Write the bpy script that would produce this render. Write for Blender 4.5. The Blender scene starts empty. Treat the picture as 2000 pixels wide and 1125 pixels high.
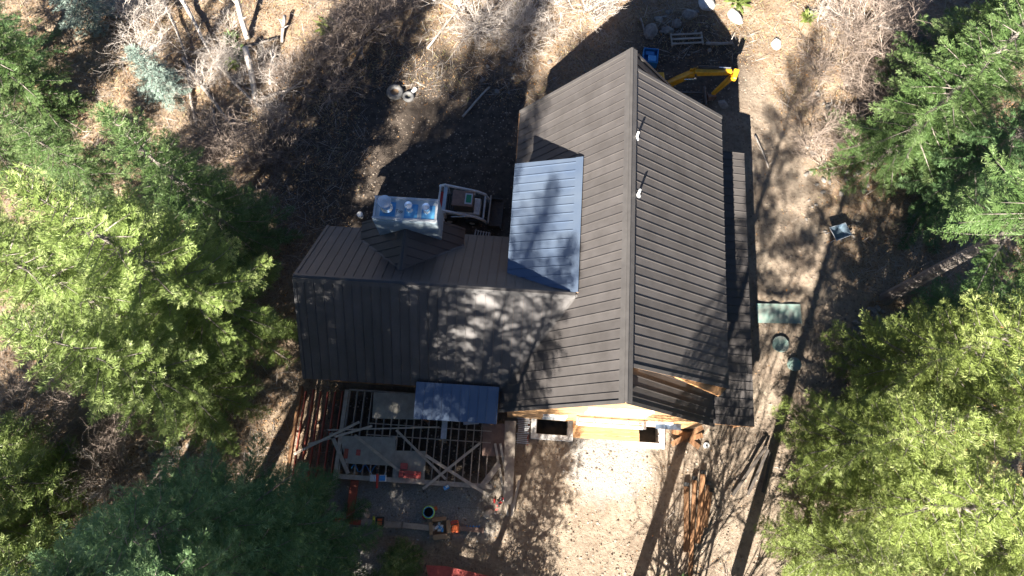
import bpy, math, random
import numpy as np
from mathutils import Vector, Matrix
random.seed(7); RNG = np.random.default_rng(7)
S = bpy.context.scene
COL = S.collection
R = math.radians

# ------------------------------------------------------------------ camera, sky, sun, exposure
CAM_H, PITCH, FPX = 38.0, 17.0, 1333.0
cam_d = bpy.data.cameras.new('camera'); cam = bpy.data.objects.new('camera', cam_d); COL.objects.link(cam)
cam.location = (0, 0, CAM_H); cam.rotation_euler = (R(PITCH), 0, 0)
cam_d.sensor_width = 36.0; cam_d.lens = 36.0 * FPX / 2000.0; cam_d.clip_start = 0.5; cam_d.clip_end = 3000
S.camera = cam
SUN_EL, SUN_AZ = 31.0, 22.0          # shadows fall 22 degrees east of image-up
W = bpy.data.worlds.new('World'); S.world = W; W.use_nodes = True
nt = W.node_tree; bg = nt.nodes['Background']
sky = nt.nodes.new('ShaderNodeTexSky'); sky.sky_type = 'NISHITA'; sky.sun_disc = False
sky.sun_elevation = R(SUN_EL); sky.sun_rotation = R(180 + SUN_AZ); sky.air_density = 0.38; sky.dust_density = 0.0; sky.ozone_density = 1.5; sky.altitude = 2500
nt.links.new(sky.outputs[0], bg.inputs[0]); bg.inputs[1].default_value = 0.05
sd = bpy.data.lights.new('sun', 'SUN'); sd.energy = 5.0; sd.angle = R(0.53); sd.color = (1.0, 0.94, 0.85)
so = bpy.data.objects.new('sun', sd); COL.objects.link(so)
ldir = Vector((math.sin(R(SUN_AZ)) * math.cos(R(SUN_EL)), math.cos(R(SUN_AZ)) * math.cos(R(SUN_EL)), -math.sin(R(SUN_EL))))
so.rotation_euler = ldir.to_track_quat('-Z', 'Y').to_euler(); so.location = (-20, -40, 60)
S.view_settings.view_transform = 'Standard'; S.view_settings.look = 'None'
S.view_settings.exposure = 2.5; S.view_settings.gamma = 1.0; S.view_settings.use_curve_mapping = False
S.cycles.max_bounces = 6; S.cycles.diffuse_bounces = 2; S.cycles.glossy_bounces = 3; S.cycles.transmission_bounces = 3

# ------------------------------------------------------------------ helpers
YAW = -0.066
CY, SY = math.cos(YAW), math.sin(YAW)
HX, HY = 3.0, 12.0                   # base point of the cabin in its own frame
def hw(x, y, z=0.0): return Vector((CY * x - SY * y, SY * x + CY * y, z))
def at(px, py, z=0.0):
    """world point at height z that stands where the survey picture has (px, py)"""
    t = R(PITCH); u = (px - 1000) / FPX; v = (562.5 - py) / FPX
    d = Vector((u, math.sin(t) + v * math.cos(t), -math.cos(t) + v * math.sin(t)))
    s = (z - CAM_H) / d.z
    return Vector((0, 0, CAM_H)) + d * s
def dist_seg(x, y, a, b):
    ax, ay, bx, by = a[0], a[1], b[0], b[1]; dx, dy = bx - ax, by - ay
    t = np.clip(((x - ax) * dx + (y - ay) * dy) / (dx * dx + dy * dy), 0, 1)
    return np.hypot(x - ax - t * dx, y - ay - t * dy)
RUTS = [((4.6, -6), (7.2, 2.6)), ((6.3, -6), (8.9, 2.0)), ((13.0, 1.0), (15.2, 11.0)), ((14.8, .5), (17.0, 11.0)), ((15.2, 11.0), (14.6, 24.0)), ((17.0, 11.0), (16.4, 24.0)), ((-9, 17.2), (-1.5, 20.2)), ((-9, 18.9), (-1.5, 22.0))]
def gz(x, y):
    x = np.asarray(x, float); y = np.asarray(y, float)
    a = 0.05 * np.sin(x * .9 + y * .35) * np.sin(y * 1.1 - x * .4) + 0.03 * np.sin(x * 2.3 + 1) * np.sin(y * 2.1 + .5)
    for pa, pb in RUTS:
        dd = dist_seg(x, y, pa, pb); a = a - .09 * np.exp(-(dd / .22) ** 2) + .05 * np.exp(-((dd - .42) / .16) ** 2)
    d = np.maximum(np.abs(x - 2) - 13, np.maximum(np.abs(y - 9) - 16, 0)) ; d = np.clip(d / 8, 0, 1)
    return a * (0.5 + 2.2 * d) + d * 0.12 * np.sin(x * .33) * np.sin(y * .41 + 1)
def gp(px, py, dz=0.0):
    p = at(px, py, 0); p.z = float(gz(p.x, p.y)) + dz; return p

def props(o, label=None, cat=None, group=None, kind=None):
    if label: o['label'] = label
    if cat: o['category'] = cat
    if group: o['group'] = group
    if kind: o['kind'] = kind
    return o
def link(name, data, parent=None):
    o = bpy.data.objects.new(name, data); COL.objects.link(o)
    if parent is not None: o.parent = parent
    return o
def empty(name, loc=(0, 0, 0), rz=0.0, label=None, cat=None, group=None):
    o = link(name, None); o.location = loc; o.rotation_euler = (0, 0, rz); o.empty_display_size = .2
    return props(o, label, cat, group)

def np_mesh(name, V, F, attr=None, smooth=False):
    """V (n,3); F (m,k) one polygon size"""
    V = np.asarray(V, np.float32); F = np.asarray(F, np.int32)
    m = bpy.data.meshes.new(name); k = F.shape[1]
    m.vertices.add(len(V)); m.vertices.foreach_set('co', V.ravel())
    m.loops.add(F.size); m.loops.foreach_set('vertex_index', F.ravel())
    m.polygons.add(len(F)); m.polygons.foreach_set('loop_start', np.arange(0, F.size, k, dtype=np.int32))
    if smooth: m.polygons.foreach_set('use_smooth', np.ones(len(F), bool))
    if attr is not None:
        a = m.attributes.new('tint', 'FLOAT', 'FACE'); a.data.foreach_set('value', np.asarray(attr, np.float32))
    m.update(calc_edges=True)
    return m

class MB:
    """collects solid pieces and links them as one mesh object"""
    def __init__(s): s.v = []; s.f = []
    def add(s, V, F):
        b = len(s.v); s.v += [tuple(p) for p in V]; s.f += [tuple(i + b for i in f) for f in F]; return s
    def box(s, c, size, rz=0.0, tilt=None):
        x, y, z = [a / 2 for a in size]; M = Matrix.Rotation(rz, 3, 'Z')
        if tilt is not None: M = M @ tilt
        c = Vector(c); V = [c + M @ Vector((a * x, b * y, d * z)) for d in (-1, 1) for a, b in ((-1, -1), (1, -1), (1, 1), (-1, 1))]
        return s.add(V, [(3, 2, 1, 0), (4, 5, 6, 7), (0, 1, 5, 4), (1, 2, 6, 5), (2, 3, 7, 6), (3, 0, 4, 7)])
    def beam(s, p, q, w, h, up=(0, 0, 1), taper=1.0):
        p, q = Vector(p), Vector(q); d = (q - p).normalized(); up = Vector(up)
        if abs(d.dot(up)) > .98: up = Vector((1, 0, 0))
        sd_ = d.cross(up).normalized(); u = sd_.cross(d).normalized()
        V = []
        for e, t in ((p, 1), (q, taper)):
            V += [e + sd_ * (a * w / 2 * t) + u * (b * h / 2 * t) for a, b in ((-1, -1), (1, -1), (1, 1), (-1, 1))]
        return s.add(V, [(3, 2, 1, 0), (4, 5, 6, 7), (0, 1, 5, 4), (1, 2, 6, 5), (2, 3, 7, 6), (3, 0, 4, 7)])
    def tube(s, pts, rad, n=8, cap=True):
        pts = [Vector(p) for p in pts]; rad = rad if hasattr(rad, '__len__') else [rad] * len(pts)
        V = []; ref = Vector((.31, .17, .93))
        for i, p in enumerate(pts):
            d = (pts[min(i + 1, len(pts) - 1)] - pts[max(i - 1, 0)]).normalized()
            a = d.cross(ref).normalized(); b = d.cross(a)
            V += [p + (a * math.cos(2 * math.pi * k / n) + b * math.sin(2 * math.pi * k / n)) * rad[i] for k in range(n)]
        F = [(i * n + k, i * n + (k + 1) % n, (i + 1) * n + (k + 1) % n, (i + 1) * n + k) for i in range(len(pts) - 1) for k in range(n)]
        if cap: F += [tuple(range(n - 1, -1, -1)), tuple((len(pts) - 1) * n + k for k in range(n))]
        return s.add(V, F)
    def cyl(s, c, r, h, n=20, r2=None):
        c = Vector(c); r2 = r if r2 is None else r2
        V = [c + Vector((r * math.cos(2 * math.pi * k / n), r * math.sin(2 * math.pi * k / n), 0)) for k in range(n)]
        V += [c + Vector((r2 * math.cos(2 * math.pi * k / n), r2 * math.sin(2 * math.pi * k / n), h)) for k in range(n)]
        return s.add(V, [(k, (k + 1) % n, n + (k + 1) % n, n + k) for k in range(n)] + [tuple(range(n - 1, -1, -1)), tuple(range(n, 2 * n))])
    def ring(s, c, r, rr, n=24, k=8, sy=1.0):
        c = Vector(c); V = []
        for i in range(n):
            a = 2 * math.pi * i / n
            for j in range(k):
                b = 2 * math.pi * j / k; q = r + rr * math.cos(b)
                V.append(c + Vector((q * math.cos(a), q * math.sin(a) * sy, rr * math.sin(b))))
        return s.add(V, [(i * k + j, ((i + 1) % n) * k + j, ((i + 1) % n) * k + (j + 1) % k, i * k + (j + 1) % k) for i in range(n) for j in range(k)])
    def poly(s, P, n, t0, t1):
        """prism of a planar polygon P along unit normal n from t0 to t1"""
        P = [Vector(p) for p in P]; n = Vector(n); k = len(P)
        nn = Vector((0, 0, 0))
        for i in range(k): nn += P[i].cross(P[(i + 1) % k])
        if nn.dot(n) < 0: P.reverse()
        V = [p + n * t0 for p in P] + [p + n * t1 for p in P]
        return s.add(V, [tuple(range(k - 1, -1, -1)), tuple(range(k, 2 * k))] + [(i, (i + 1) % k, k + (i + 1) % k, k + i) for i in range(k)])
    def build(s, name, mat, parent=None, bevel=0.0, smooth=False, off=None):
        m = bpy.data.meshes.new(name)
        v = s.v if off is None else [(a - off[0], b - off[1], c - off[2]) for a, b, c in s.v]
        m.from_pydata(v, [], s.f); m.materials.append(mat)
        if smooth: m.polygons.foreach_set('use_smooth', [True] * len(m.polygons))
        m.update()
        o = link(name, m, parent)
        if bevel > 0:
            b = o.modifiers.new('bevel', 'BEVEL'); b.width = bevel; b.segments = 1; b.limit_method = 'ANGLE'
        return o
def single(mb, name, mat, label, cat, group=None, bevel=0.0, smooth=False):
    """a one-mesh thing whose origin sits at its base centre"""
    a = np.array(mb.v); c = (float(a[:, 0].mean()), float(a[:, 1].mean()), float(a[:, 2].min()))
    o = mb.build(name, mat, None, bevel, smooth, off=c); o.location = c
    return props(o, label, cat, group)

# ------------------------------------------------------------------ materials
def mat(name, col, rough=.7, metal=0.0, col2=None, nscale=4.0, detail=6.0, bump=0.0, bscale=None, spec=.5, stretch=None, objrand=0.0, mixlo=.35, mixhi=.65):
    m = bpy.data.materials.new(name); m.use_nodes = True; t = m.node_tree; p = t.nodes['Principled BSDF']
    p.inputs['Roughness'].default_value = rough; p.inputs['Metallic'].default_value = metal
    p.inputs['Specular IOR Level'].default_value = spec
    p.inputs['Base Color'].default_value = (*col, 1)
    tc = t.nodes.new('ShaderNodeTexCoord'); src = tc.outputs['Object']
    if stretch:
        mp = t.nodes.new('ShaderNodeMapping'); mp.inputs['Scale'].default_value = stretch
        t.links.new(src, mp.inputs[0]); src = mp.outputs[0]
    out = None
    if col2:
        n = t.nodes.new('ShaderNodeTexNoise'); n.inputs['Scale'].default_value = nscale; n.inputs['Detail'].default_value = detail; n.inputs['Roughness'].default_value = .65
        t.links.new(src, n.inputs['Vector'])
        r = t.nodes.new('ShaderNodeMapRange'); r.inputs[1].default_value = mixlo; r.inputs[2].default_value = mixhi; t.links.new(n.outputs[0], r.inputs[0])
        mx = t.nodes.new('ShaderNodeMix'); mx.data_type = 'RGBA'; mx.inputs['A'].default_value = (*col, 1); mx.inputs['B'].default_value = (*col2, 1)
        t.links.new(r.outputs[0], mx.inputs['Factor']); out = mx.outputs['Result']
    if objrand:
        oi = t.nodes.new('ShaderNodeObjectInfo'); hs = t.nodes.new('ShaderNodeHueSaturation')
        mr = t.nodes.new('ShaderNodeMapRange'); mr.inputs[3].default_value = 1 - objrand; mr.inputs[4].default_value = 1 + objrand
        t.links.new(oi.outputs['Random'], mr.inputs[0]); t.links.new(mr.outputs[0], hs.inputs['Value'])
        if out: t.links.new(out, hs.inputs['Color'])
        else: hs.inputs['Color'].default_value = (*col, 1)
        out = hs.outputs[0]
    if out: t.links.new(out, p.inputs['Base Color'])
    if bump:
        n2 = t.nodes.new('ShaderNodeTexNoise'); n2.inputs['Scale'].default_value = bscale or nscale * 3; n2.inputs['Detail'].default_value = 8
        t.links.new(src, n2.inputs['Vector'])
        b = t.nodes.new('ShaderNodeBump'); b.inputs['Strength'].default_value = bump; b.inputs['Distance'].default_value = .05
        t.links.new(n2.outputs[0], b.inputs['Height']); t.links.new(b.outputs[0], p.inputs['Normal'])
    return m
def tint_mat(name, stops, transl=0.0, rough=.6, spec=.3, objrand=.08):
    """colour from the per-face 'tint' value through a ramp"""
    m = bpy.data.materials.new(name); m.use_nodes = True; t = m.node_tree; p = t.nodes['Principled BSDF']
    p.inputs['Roughness'].default_value = rough; p.inputs['Specular IOR Level'].default_value = spec
    a = t.nodes.new('ShaderNodeAttribute'); a.attribute_name = 'tint'
    r = t.nodes.new('ShaderNodeValToRGB'); e = r.color_ramp.elements
    e[0].position, e[0].color = stops[0][0], (*stops[0][1], 1); e[1].position, e[1].color = stops[-1][0], (*stops[-1][1], 1)
    for pos, c in stops[1:-1]:
        q = e.new(pos); q.color = (*c, 1)
    t.links.new(a.outputs['Fac'], r.inputs[0])
    oi = t.nodes.new('ShaderNodeObjectInfo'); hs = t.nodes.new('ShaderNodeHueSaturation')
    mr = t.nodes.new('ShaderNodeMapRange'); mr.inputs[3].default_value = 1 - objrand; mr.inputs[4].default_value = 1 + objrand
    t.links.new(oi.outputs['Random'], mr.inputs[0]); t.links.new(mr.outputs[0], hs.inputs['Value']); t.links.new(r.outputs[0], hs.inputs['Color'])
    t.links.new(hs.outputs[0], p.inputs['Base Color'])
    if transl:
        tr = t.nodes.new('ShaderNodeBsdfTranslucent'); t.links.new(hs.outputs[0], tr.inputs[0])
        mx = t.nodes.new('ShaderNodeMixShader'); mx.inputs[0].default_value = transl
        t.links.new(p.outputs[0], mx.inputs[1]); t.links.new(tr.outputs[0], mx.inputs[2]); t.links.new(mx.outputs[0], t.nodes['Material Output'].inputs[0])
    return m

M = {}
M['roof'] = mat('brown standing seam metal', (.060, .0535, .050), .5, .0, (.081, .073, .069), .9, detail=9, bump=.04, bscale=30, objrand=.09, spec=.32)
M['roofdark'] = mat('brown metal trim', (.062, .057, .054), .5, .0, (.078, .072, .068), 2.0, spec=.32)
M['skymetal'] = mat('low slope metal tinted with sky reflection', (.12, .16, .23), .2, .45, (.155, .195, .255), .7, detail=9, bump=.03, bscale=20, objrand=.05)  # blue of the reflected sky is put into the base colour
M['wood'] = mat('fresh timber', (.30, .155, .07), .8, 0, (.15, .07, .03), 3.0, stretch=(7, .7, 7), objrand=.28, bump=.1)
M['lumber'] = mat('weathered lumber', (.42, .355, .29), .8, 0, (.29, .24, .19), 3, objrand=.15, bump=.15)
M['plank'] = mat('pale loose plank', (.56, .47, .37), .75, 0, (.42, .34, .26), 4, objrand=.12, bump=.1)
M['ply'] = mat('grey plywood sheet', (.36, .335, .28), .8, 0, (.25, .23, .195), 2.0, objrand=.1, bump=.1)
M['plyred'] = mat('reddish wet plywood', (.27, .18, .14), .8, 0, (.19, .12, .09), 2.0, objrand=.1)
M['redwood'] = mat('red stained timber', (.40, .10, .055), .65, 0, (.29, .06, .035), 3, objrand=.12)
M['redpaint'] = mat('faded red paint', (.50, .10, .08), .6, 0, (.38, .07, .06), 5)
M['siding'] = mat('golden timber siding', (.42, .255, .125), .65, 0, (.29, .155, .065), 4, stretch=(.3, 3, 3), objrand=.12, bump=.08)
M['soffit'] = mat('orange timber soffit', (.40, .22, .10), .7, 0, (.30, .15, .06), 4, objrand=.1)
M['white'] = mat('white coated metal', (.74, .74, .72), .45, 0, (.62, .62, .60), 5)
M['concrete'] = mat('pale concrete', (.62, .60, .56), .85, 0, (.48, .46, .43), 5, bump=.15)
M['wrap'] = mat('silver chimney wrap', (.50, .57, .60), .35, .25, (.33, .41, .46), 3, stretch=(.25, .25, 3.5), bump=.25, bscale=14)
M['wrapblue'] = mat('blue filmed flashing', (.13, .42, .72), .25, .35, (.10, .32, .60), 4)
M['steel'] = mat('bright stainless steel', (.78, .80, .80), .22, .85)
M['galv'] = mat('galvanised strip', (.62, .63, .63), .45, .4, (.45, .46, .47), 5)
M['black'] = mat('black rubber', (.02, .02, .02), .7)
M['dark'] = mat('dark glass', (.015, .018, .02), .12, 0, spec=.7)
M['glass'] = mat('window glass', (.55, .60, .62), .08, .3, spec=.8)
M['pit'] = mat('dark well interior', (.10, .085, .07), .9, 0, (.05, .045, .04), 3)
M['yellow'] = mat('excavator yellow', (.70, .36, .015), .4, 0, (.52, .26, .015), 5)
M['darksteel'] = mat('muddy dark steel', (.09, .085, .08), .7, .2, (.16, .13, .10), 6)
M['machwhite'] = mat('skid steer white', (.70, .71, .70), .4, 0, (.50, .49, .46), 6)
M['machred'] = mat('machine red', (.50, .035, .03), .45)
M['rust'] = mat('dusty brown cab roof', (.24, .15, .11), .75, 0, (.15, .10, .08), 7)
M['greenpane'] = mat('green roof pane', (.03, .22, .11), .25)
M['tarpblue'] = mat('blue plastic', (.03, .16, .38), .4, 0, (.04, .22, .48), 4)
M['lidgreen'] = mat('pale green plastic', (.15, .25, .215), .7, 0, (.26, .27, .235), 2.2, detail=9)
M['barrow'] = mat('blue grey barrow tray', (.19, .26, .32), .35, .3, (.15, .21, .26), 5)
M['card'] = mat('cardboard', (.40, .26, .15), .85, 0, (.33, .21, .12), 5)
M['orange'] = mat('orange plastic', (.75, .16, .04), .5, 0, (.62, .12, .04), 5)
M['lime'] = mat('lime green plastic', (.45, .78, .10), .45)
M['bluerope'] = mat('bright blue cord', (.03, .30, .80), .5)
M['tyre'] = mat('old grey rubber', (.085, .085, .085), .85, 0, (.13, .125, .12), 6)
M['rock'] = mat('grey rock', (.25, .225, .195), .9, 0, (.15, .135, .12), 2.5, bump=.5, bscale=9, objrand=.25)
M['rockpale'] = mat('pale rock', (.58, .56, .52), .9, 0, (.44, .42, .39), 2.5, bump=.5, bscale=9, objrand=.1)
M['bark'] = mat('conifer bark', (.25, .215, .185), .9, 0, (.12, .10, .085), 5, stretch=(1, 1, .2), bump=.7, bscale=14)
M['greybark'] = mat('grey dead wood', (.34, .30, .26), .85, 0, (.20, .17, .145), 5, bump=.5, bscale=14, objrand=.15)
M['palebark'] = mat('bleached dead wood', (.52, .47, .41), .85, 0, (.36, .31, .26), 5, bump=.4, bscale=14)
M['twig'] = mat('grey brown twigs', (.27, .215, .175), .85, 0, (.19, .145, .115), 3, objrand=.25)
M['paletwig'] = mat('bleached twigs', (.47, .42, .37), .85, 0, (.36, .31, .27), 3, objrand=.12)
M['shadewood'] = mat('board coloured with trunk shadow', (.05, .042, .035), .9, 0, (.085, .07, .058), 4)  # trunk shadow over the fan of boards is put into this colour
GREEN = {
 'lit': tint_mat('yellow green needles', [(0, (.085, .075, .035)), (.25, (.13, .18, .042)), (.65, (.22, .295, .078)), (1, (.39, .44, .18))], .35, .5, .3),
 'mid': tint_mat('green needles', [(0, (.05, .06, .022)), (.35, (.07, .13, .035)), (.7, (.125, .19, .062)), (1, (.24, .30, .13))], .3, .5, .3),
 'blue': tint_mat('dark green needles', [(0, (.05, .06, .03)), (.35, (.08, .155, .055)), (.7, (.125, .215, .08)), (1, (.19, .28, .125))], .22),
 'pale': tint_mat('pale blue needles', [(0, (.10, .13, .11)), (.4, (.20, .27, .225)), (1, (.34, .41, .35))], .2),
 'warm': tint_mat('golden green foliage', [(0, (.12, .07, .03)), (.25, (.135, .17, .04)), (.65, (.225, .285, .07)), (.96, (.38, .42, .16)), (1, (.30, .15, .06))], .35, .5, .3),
}
M['grass'] = tint_mat('dry grass', [(0, (.16, .10, .05)), (.4, (.32, .23, .12)), (.8, (.46, .37, .22)), (1, (.34, .36, .12))], .2, .8)
M['litter'] = tint_mat('fallen leaves and chips', [(0, (.10, .06, .035)), (.3, (.23, .13, .065)), (.6, (.36, .21, .10)), (.85, (.42, .32, .20)), (1, (.45, .20, .05))], .1, .85)
M['deadtwig'] = tint_mat('bleached twig litter', [(0, (.14, .11, .09)), (.5, (.30, .26, .22)), (1, (.52, .47, .42))], 0, .9)
M['clod'] = tint_mat('soil clods', [(0, (.15, .115, .085)), (.6, (.24, .19, .145)), (1, (.34, .285, .23))], 0, .95)
M['pebble'] = tint_mat('gravel stones', [(0, (.22, .205, .19)), (.5, (.32, .30, .28)), (1, (.48, .46, .43))], 0, .9)

def ground_mat():
    m = bpy.data.materials.new('forest soil'); m.use_nodes = True; t = m.node_tree; p = t.nodes['Principled BSDF']; N = t.nodes.new; L = t.links.new
    p.inputs['Roughness'].default_value = .95; p.inputs['Specular IOR Level'].default_value = .15
    tc = N('ShaderNodeTexCoord')
    def noise(s, d=6, ro=.6):
        n = N('ShaderNodeTexNoise'); n.inputs['Scale'].default_value = s; n.inputs['Detail'].default_value = d; n.inputs['Roughness'].default_value = ro; L(tc.outputs['Object'], n.inputs['Vector']); return n.outputs[0]
    def rng(x, a, b):
        r = N('ShaderNodeMapRange'); r.inputs[1].default_value = a; r.inputs[2].default_value = b; L(x, r.inputs[0]); return r.outputs[0]
    def mix(f, a, b):
        x = N('ShaderNodeMix'); x.data_type = 'RGBA'
        L(f, x.inputs['Factor'])
        for k, c in (('A', a), ('B', b)):
            if isinstance(c, tuple): x.inputs[k].default_value = (*c, 1)
            else: L(c, x.inputs[k])
        return x.outputs['Result']
    def attr(n):
        a = N('ShaderNodeAttribute'); a.attribute_name = n; return a.outputs['Fac']
    def mth(op, a, b):
        x = N('ShaderNodeMath'); x.operation = op; x.use_clamp = True
        for i, c in enumerate((a, b)):
            if isinstance(c, float): x.inputs[i].default_value = c
            else: L(c, x.inputs[i])
        return x.outputs[0]
    dirt = mix(rng(noise(.5), .35, .68), (.235, .183, .137), (.35, .285, .215))
    dirt = mix(rng(noise(3.5, 8, .7), .45, .75), dirt, (.15, .108, .075))
    litter = mix(rng(noise(1.1, 8, .7), .35, .65), (.25, .168, .108), (.37, .29, .205))
    litter = mix(rng(noise(7, 8, .75), .48, .72), litter, (.10, .068, .043))
    grav = mix(rng(noise(14, 4), .4, .65), (.38, .355, .32), (.25, .235, .21))
    f1 = rng(mth('ADD', attr('forest'), mth('MULTIPLY', noise(.8), .6)), .55, .95)
    c = mix(f1, dirt, litter)
    f2 = rng(mth('ADD', mth('MULTIPLY', attr('gravel'), .75), mth('MULTIPLY', noise(.9, 8, .7), .9)), .68, 1.0)
    c = mix(f2, c, grav)
    fshade = rng(mth('ADD', attr('soil'), mth('MULTIPLY', noise(.9), .5)), .55, .95)
    c = mix(fshade, c, mix(rng(noise(2.2, 8), .35, .7), (.062, .049, .039), (.125, .099, .078)))  # dark tones painting shade onto the ground
    L(c, p.inputs['Base Color'])
    b = N('ShaderNodeBump'); b.inputs['Strength'].default_value = 1.0; b.inputs['Distance'].default_value = .12
    hh = mth('ADD', mth('MULTIPLY', noise(5, 8, .7), .6), mth('MULTIPLY', noise(28, 4, .7), .4)); L(hh, b.inputs['Height']); L(b.outputs[0], p.inputs['Normal'])
    return m

# ------------------------------------------------------------------ ground sheet (holes where the two window wells sit)
WELLS = [((1038, 813), (1120, 864)), ((1220, 826), (1299, 880))]
WELLH = [(0.80, 3.12, 3.05, 4.28), (5.92, 8.10, 2.98, 4.28)]     # x0,x1,y0,y1 in the cabin frame (outer)
def to_house(x, y): return CY * x + SY * y, -SY * x + CY * y
def masks(x, y):
    hx, hy = to_house(x, y)
    # worked, bare yard around the cabin; forest litter beyond it
    yard = np.maximum(np.abs(hx - 3.5) - 13.5, np.abs(hy - 9.5) - 13.5)
    right = np.maximum(np.maximum(hx - (21.5 - .32 * np.clip(hy - 4, 0, 30)), 7.5 - hx), np.abs(hy - 11) - 16)
    d = np.minimum(yard, right)
    forest = np.clip(d / 3 + .35, 0, 1)
    g1 = np.hypot((x - 5.2) / 2.6, (y - 1.7) / 2.3); g2 = np.maximum(np.abs(x + 5.5) / 5.0, np.abs(y + .7) / 1.5) ; g3 = np.hypot((x + 8.5) / 2.6, (y + 3.6) / 1.6)
    gravel = np.clip(1.35 - np.minimum(np.minimum(g1, g2), g3), 0, 1)
    soil = np.clip(1.4 - np.hypot((x + 6) / 10.5, (y - 20.5) / 9.5), 0, 1) + np.clip(1.3 - np.hypot((x - 11.5) / 5.0, (y - 27) / 4.5), 0, 1)  # shade north of the cabin painted in as darker ground
    soil = soil + np.clip(1.5 - np.maximum(np.abs(hx + 5.6) / 4.2, np.abs(hy - 2.9) / 2.2), 0, 1)  # shade below the deck joists painted in as darker ground
    return forest, gravel, np.clip(soil, 0, 1)
def build_ground():
    def axis(a, b, step, far):
        core = np.arange(a, b + 1e-6, step); ext = np.geomspace(step * 2, far, 26)
        return np.concatenate([a - ext[::-1], core, b + ext])
    xs = axis(-38, 38, .2, 500); ys = axis(-12, 36, .2, 500)
    X, Y = np.meshgrid(xs, ys); Z = gz(X, Y)
    nx, ny = len(xs), len(ys)
    rough = (RNG.random(X.shape) - .5) * .03
    Z = Z + np.where((np.abs(X) < 40) & (np.abs(Y - 12) < 26), rough, 0)
    V = np.stack([X, Y, Z], -1).reshape(-1, 3)
    i = np.arange(nx * ny).reshape(ny, nx)
    F = np.stack([i[:-1, :-1], i[:-1, 1:], i[1:, 1:], i[1:, :-1]], -1).reshape(-1, 4)
    c = V[F].mean(1); hx, hy = to_house(c[:, 0], c[:, 1]); keep = np.ones(len(F), bool)
    for x0, x1, y0, y1 in WELLH:
        keep &= ~((hx > x0 + .12) & (hx < x1 - .12) & (hy > y0 + .12) & (hy < y1 + .1))
    F = F[keep]
    m = np_mesh('ground', V, F, smooth=True)
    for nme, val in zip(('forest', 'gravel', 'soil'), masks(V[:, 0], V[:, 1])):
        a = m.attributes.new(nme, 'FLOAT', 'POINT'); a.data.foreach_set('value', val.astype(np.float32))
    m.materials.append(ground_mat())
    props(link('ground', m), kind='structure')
build_ground()

# ------------------------------------------------------------------ cabin
X0, YF, YB, HWID, ZE, ZR = 4.47, 4.07, 21.3, 5.40, 3.16, 9.40
cabin = empty('cabin', hw(HX, HY, 0), YAW, 'cabin under construction with brown standing seam metal roofs and a wrapped chimney', 'house')
OFF = (HX, HY, 0)
def hpart(mb, name, m, parent=None, bevel=0.0, smooth=False): return mb.build(name, m, parent or cabin, bevel, smooth, off=OFF)
def clip(P, axis, val, keep_gt):
    out = []
    for i in range(len(P)):
        a, b = P[i], P[(i + 1) % len(P)]
        ia = (a[axis] >= val) == keep_gt; ib = (b[axis] >= val) == keep_gt
        if ia: out.append(a)
        if ia != ib:
            t = (val - a[axis]) / (b[axis] - a[axis]); out.append((a[0] + t * (b[0] - a[0]), a[1] + t * (b[1] - a[1])))
    return out
def slope(poly, along, m, w=.457, deckm=None, thick=.14, rib=(.032, .036), phase=.0):
    """a roof plane: a timber deck with one metal panel object per seam bay"""
    P = [Vector(p) for p in poly]; n = Vector((0, 0, 0))
    for i in range(len(P)): n += (P[i] - P[0]).cross(P[(i + 1) % len(P)] - P[0])
    n.normalize(); n = n if n.z > 0 else -n
    e1 = Vector(along).normalized(); e2 = n.cross(e1).normalized(); o = P[0]
    P2 = [((p - o).dot(e1), (p - o).dot(e2)) for p in P]
    deck = hpart(MB().poly(P, n, -thick, 0), 'roof_slope', deckm or M['soffit'])
    lo = min(p[0] for p in P2); hi = max(p[0] for p in P2)
    s = lo - phase
    while s < hi - .01:
        pan = clip(clip(P2, 0, max(s, lo) , True), 0, min(s + w - .006, hi), False)
        if len(pan) >= 3 and s + w > lo + .02:
            mb = MB(); to3 = lambda Q: [o + e1 * a + e2 * b for a, b in Q]
            mb.poly(to3(pan), n, .004, .024 + random.uniform(0, .004))
            rp = clip(clip(P2, 0, s + w - .006 - rib[0], True), 0, s + w - .006, False)
            if len(rp) >= 3 and s + w < hi: mb.poly(to3(rp), n, .022, .022 + rib[1])
            pp = hpart(mb, 'panel', m, deck); pp.parent = deck
        s += w
    return deck
def strip(p, q, w, t, up, m, name='trim', parent=None): return hpart(MB().beam(p, q, w, t, up), name, m, parent)

mslope = (ZR - ZE) / HWID
nL = Vector((-mslope, 0, 1)).normalized(); nR = Vector((mslope, 0, 1)).normalized()
# main gable: west slope
slope([(X0, YF, ZR), (X0, YB, ZR), (X0 - HWID, YB, ZE), (X0 - HWID, YF, ZE)], (0, 1, 0), M['roof'])
# steep east slope shows in front of and behind the shed dormer
slope([(X0, YF, ZR), (X0 + HWID, YF, ZE), (X0 + HWID, 6.6, ZE), (X0, 6.6, ZR)], (0, 1, 0), M['roof'], phase=.1)
slope([(X0, 19.4, ZR), (X0 + HWID, 19.4, ZE), (X0 + HWID, YB, ZE), (X0, YB, ZR)], (0, 1, 0), M['roof'])
# long shed dormer on the east side
ZD, XD, YD1, YD2 = 5.41, 5.52, 5.67, 20.3
slope([(X0, YD1, ZR + .015), (X0 + XD, YD1, ZD), (X0 + XD, YD2, ZD), (X0, YD2, ZR + .015)], (0, 1, 0), M['roof'], thick=.2)
# side porch roof
slope([(X0 + 4.95, 4.2, 2.98), (X0 + 7.62, 4.2, 2.66), (X0 + 7.62, 19.75, 2.66), (X0 + 4.95, 19.75, 2.98)], (0, 1, 0), M['roof'])
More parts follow.
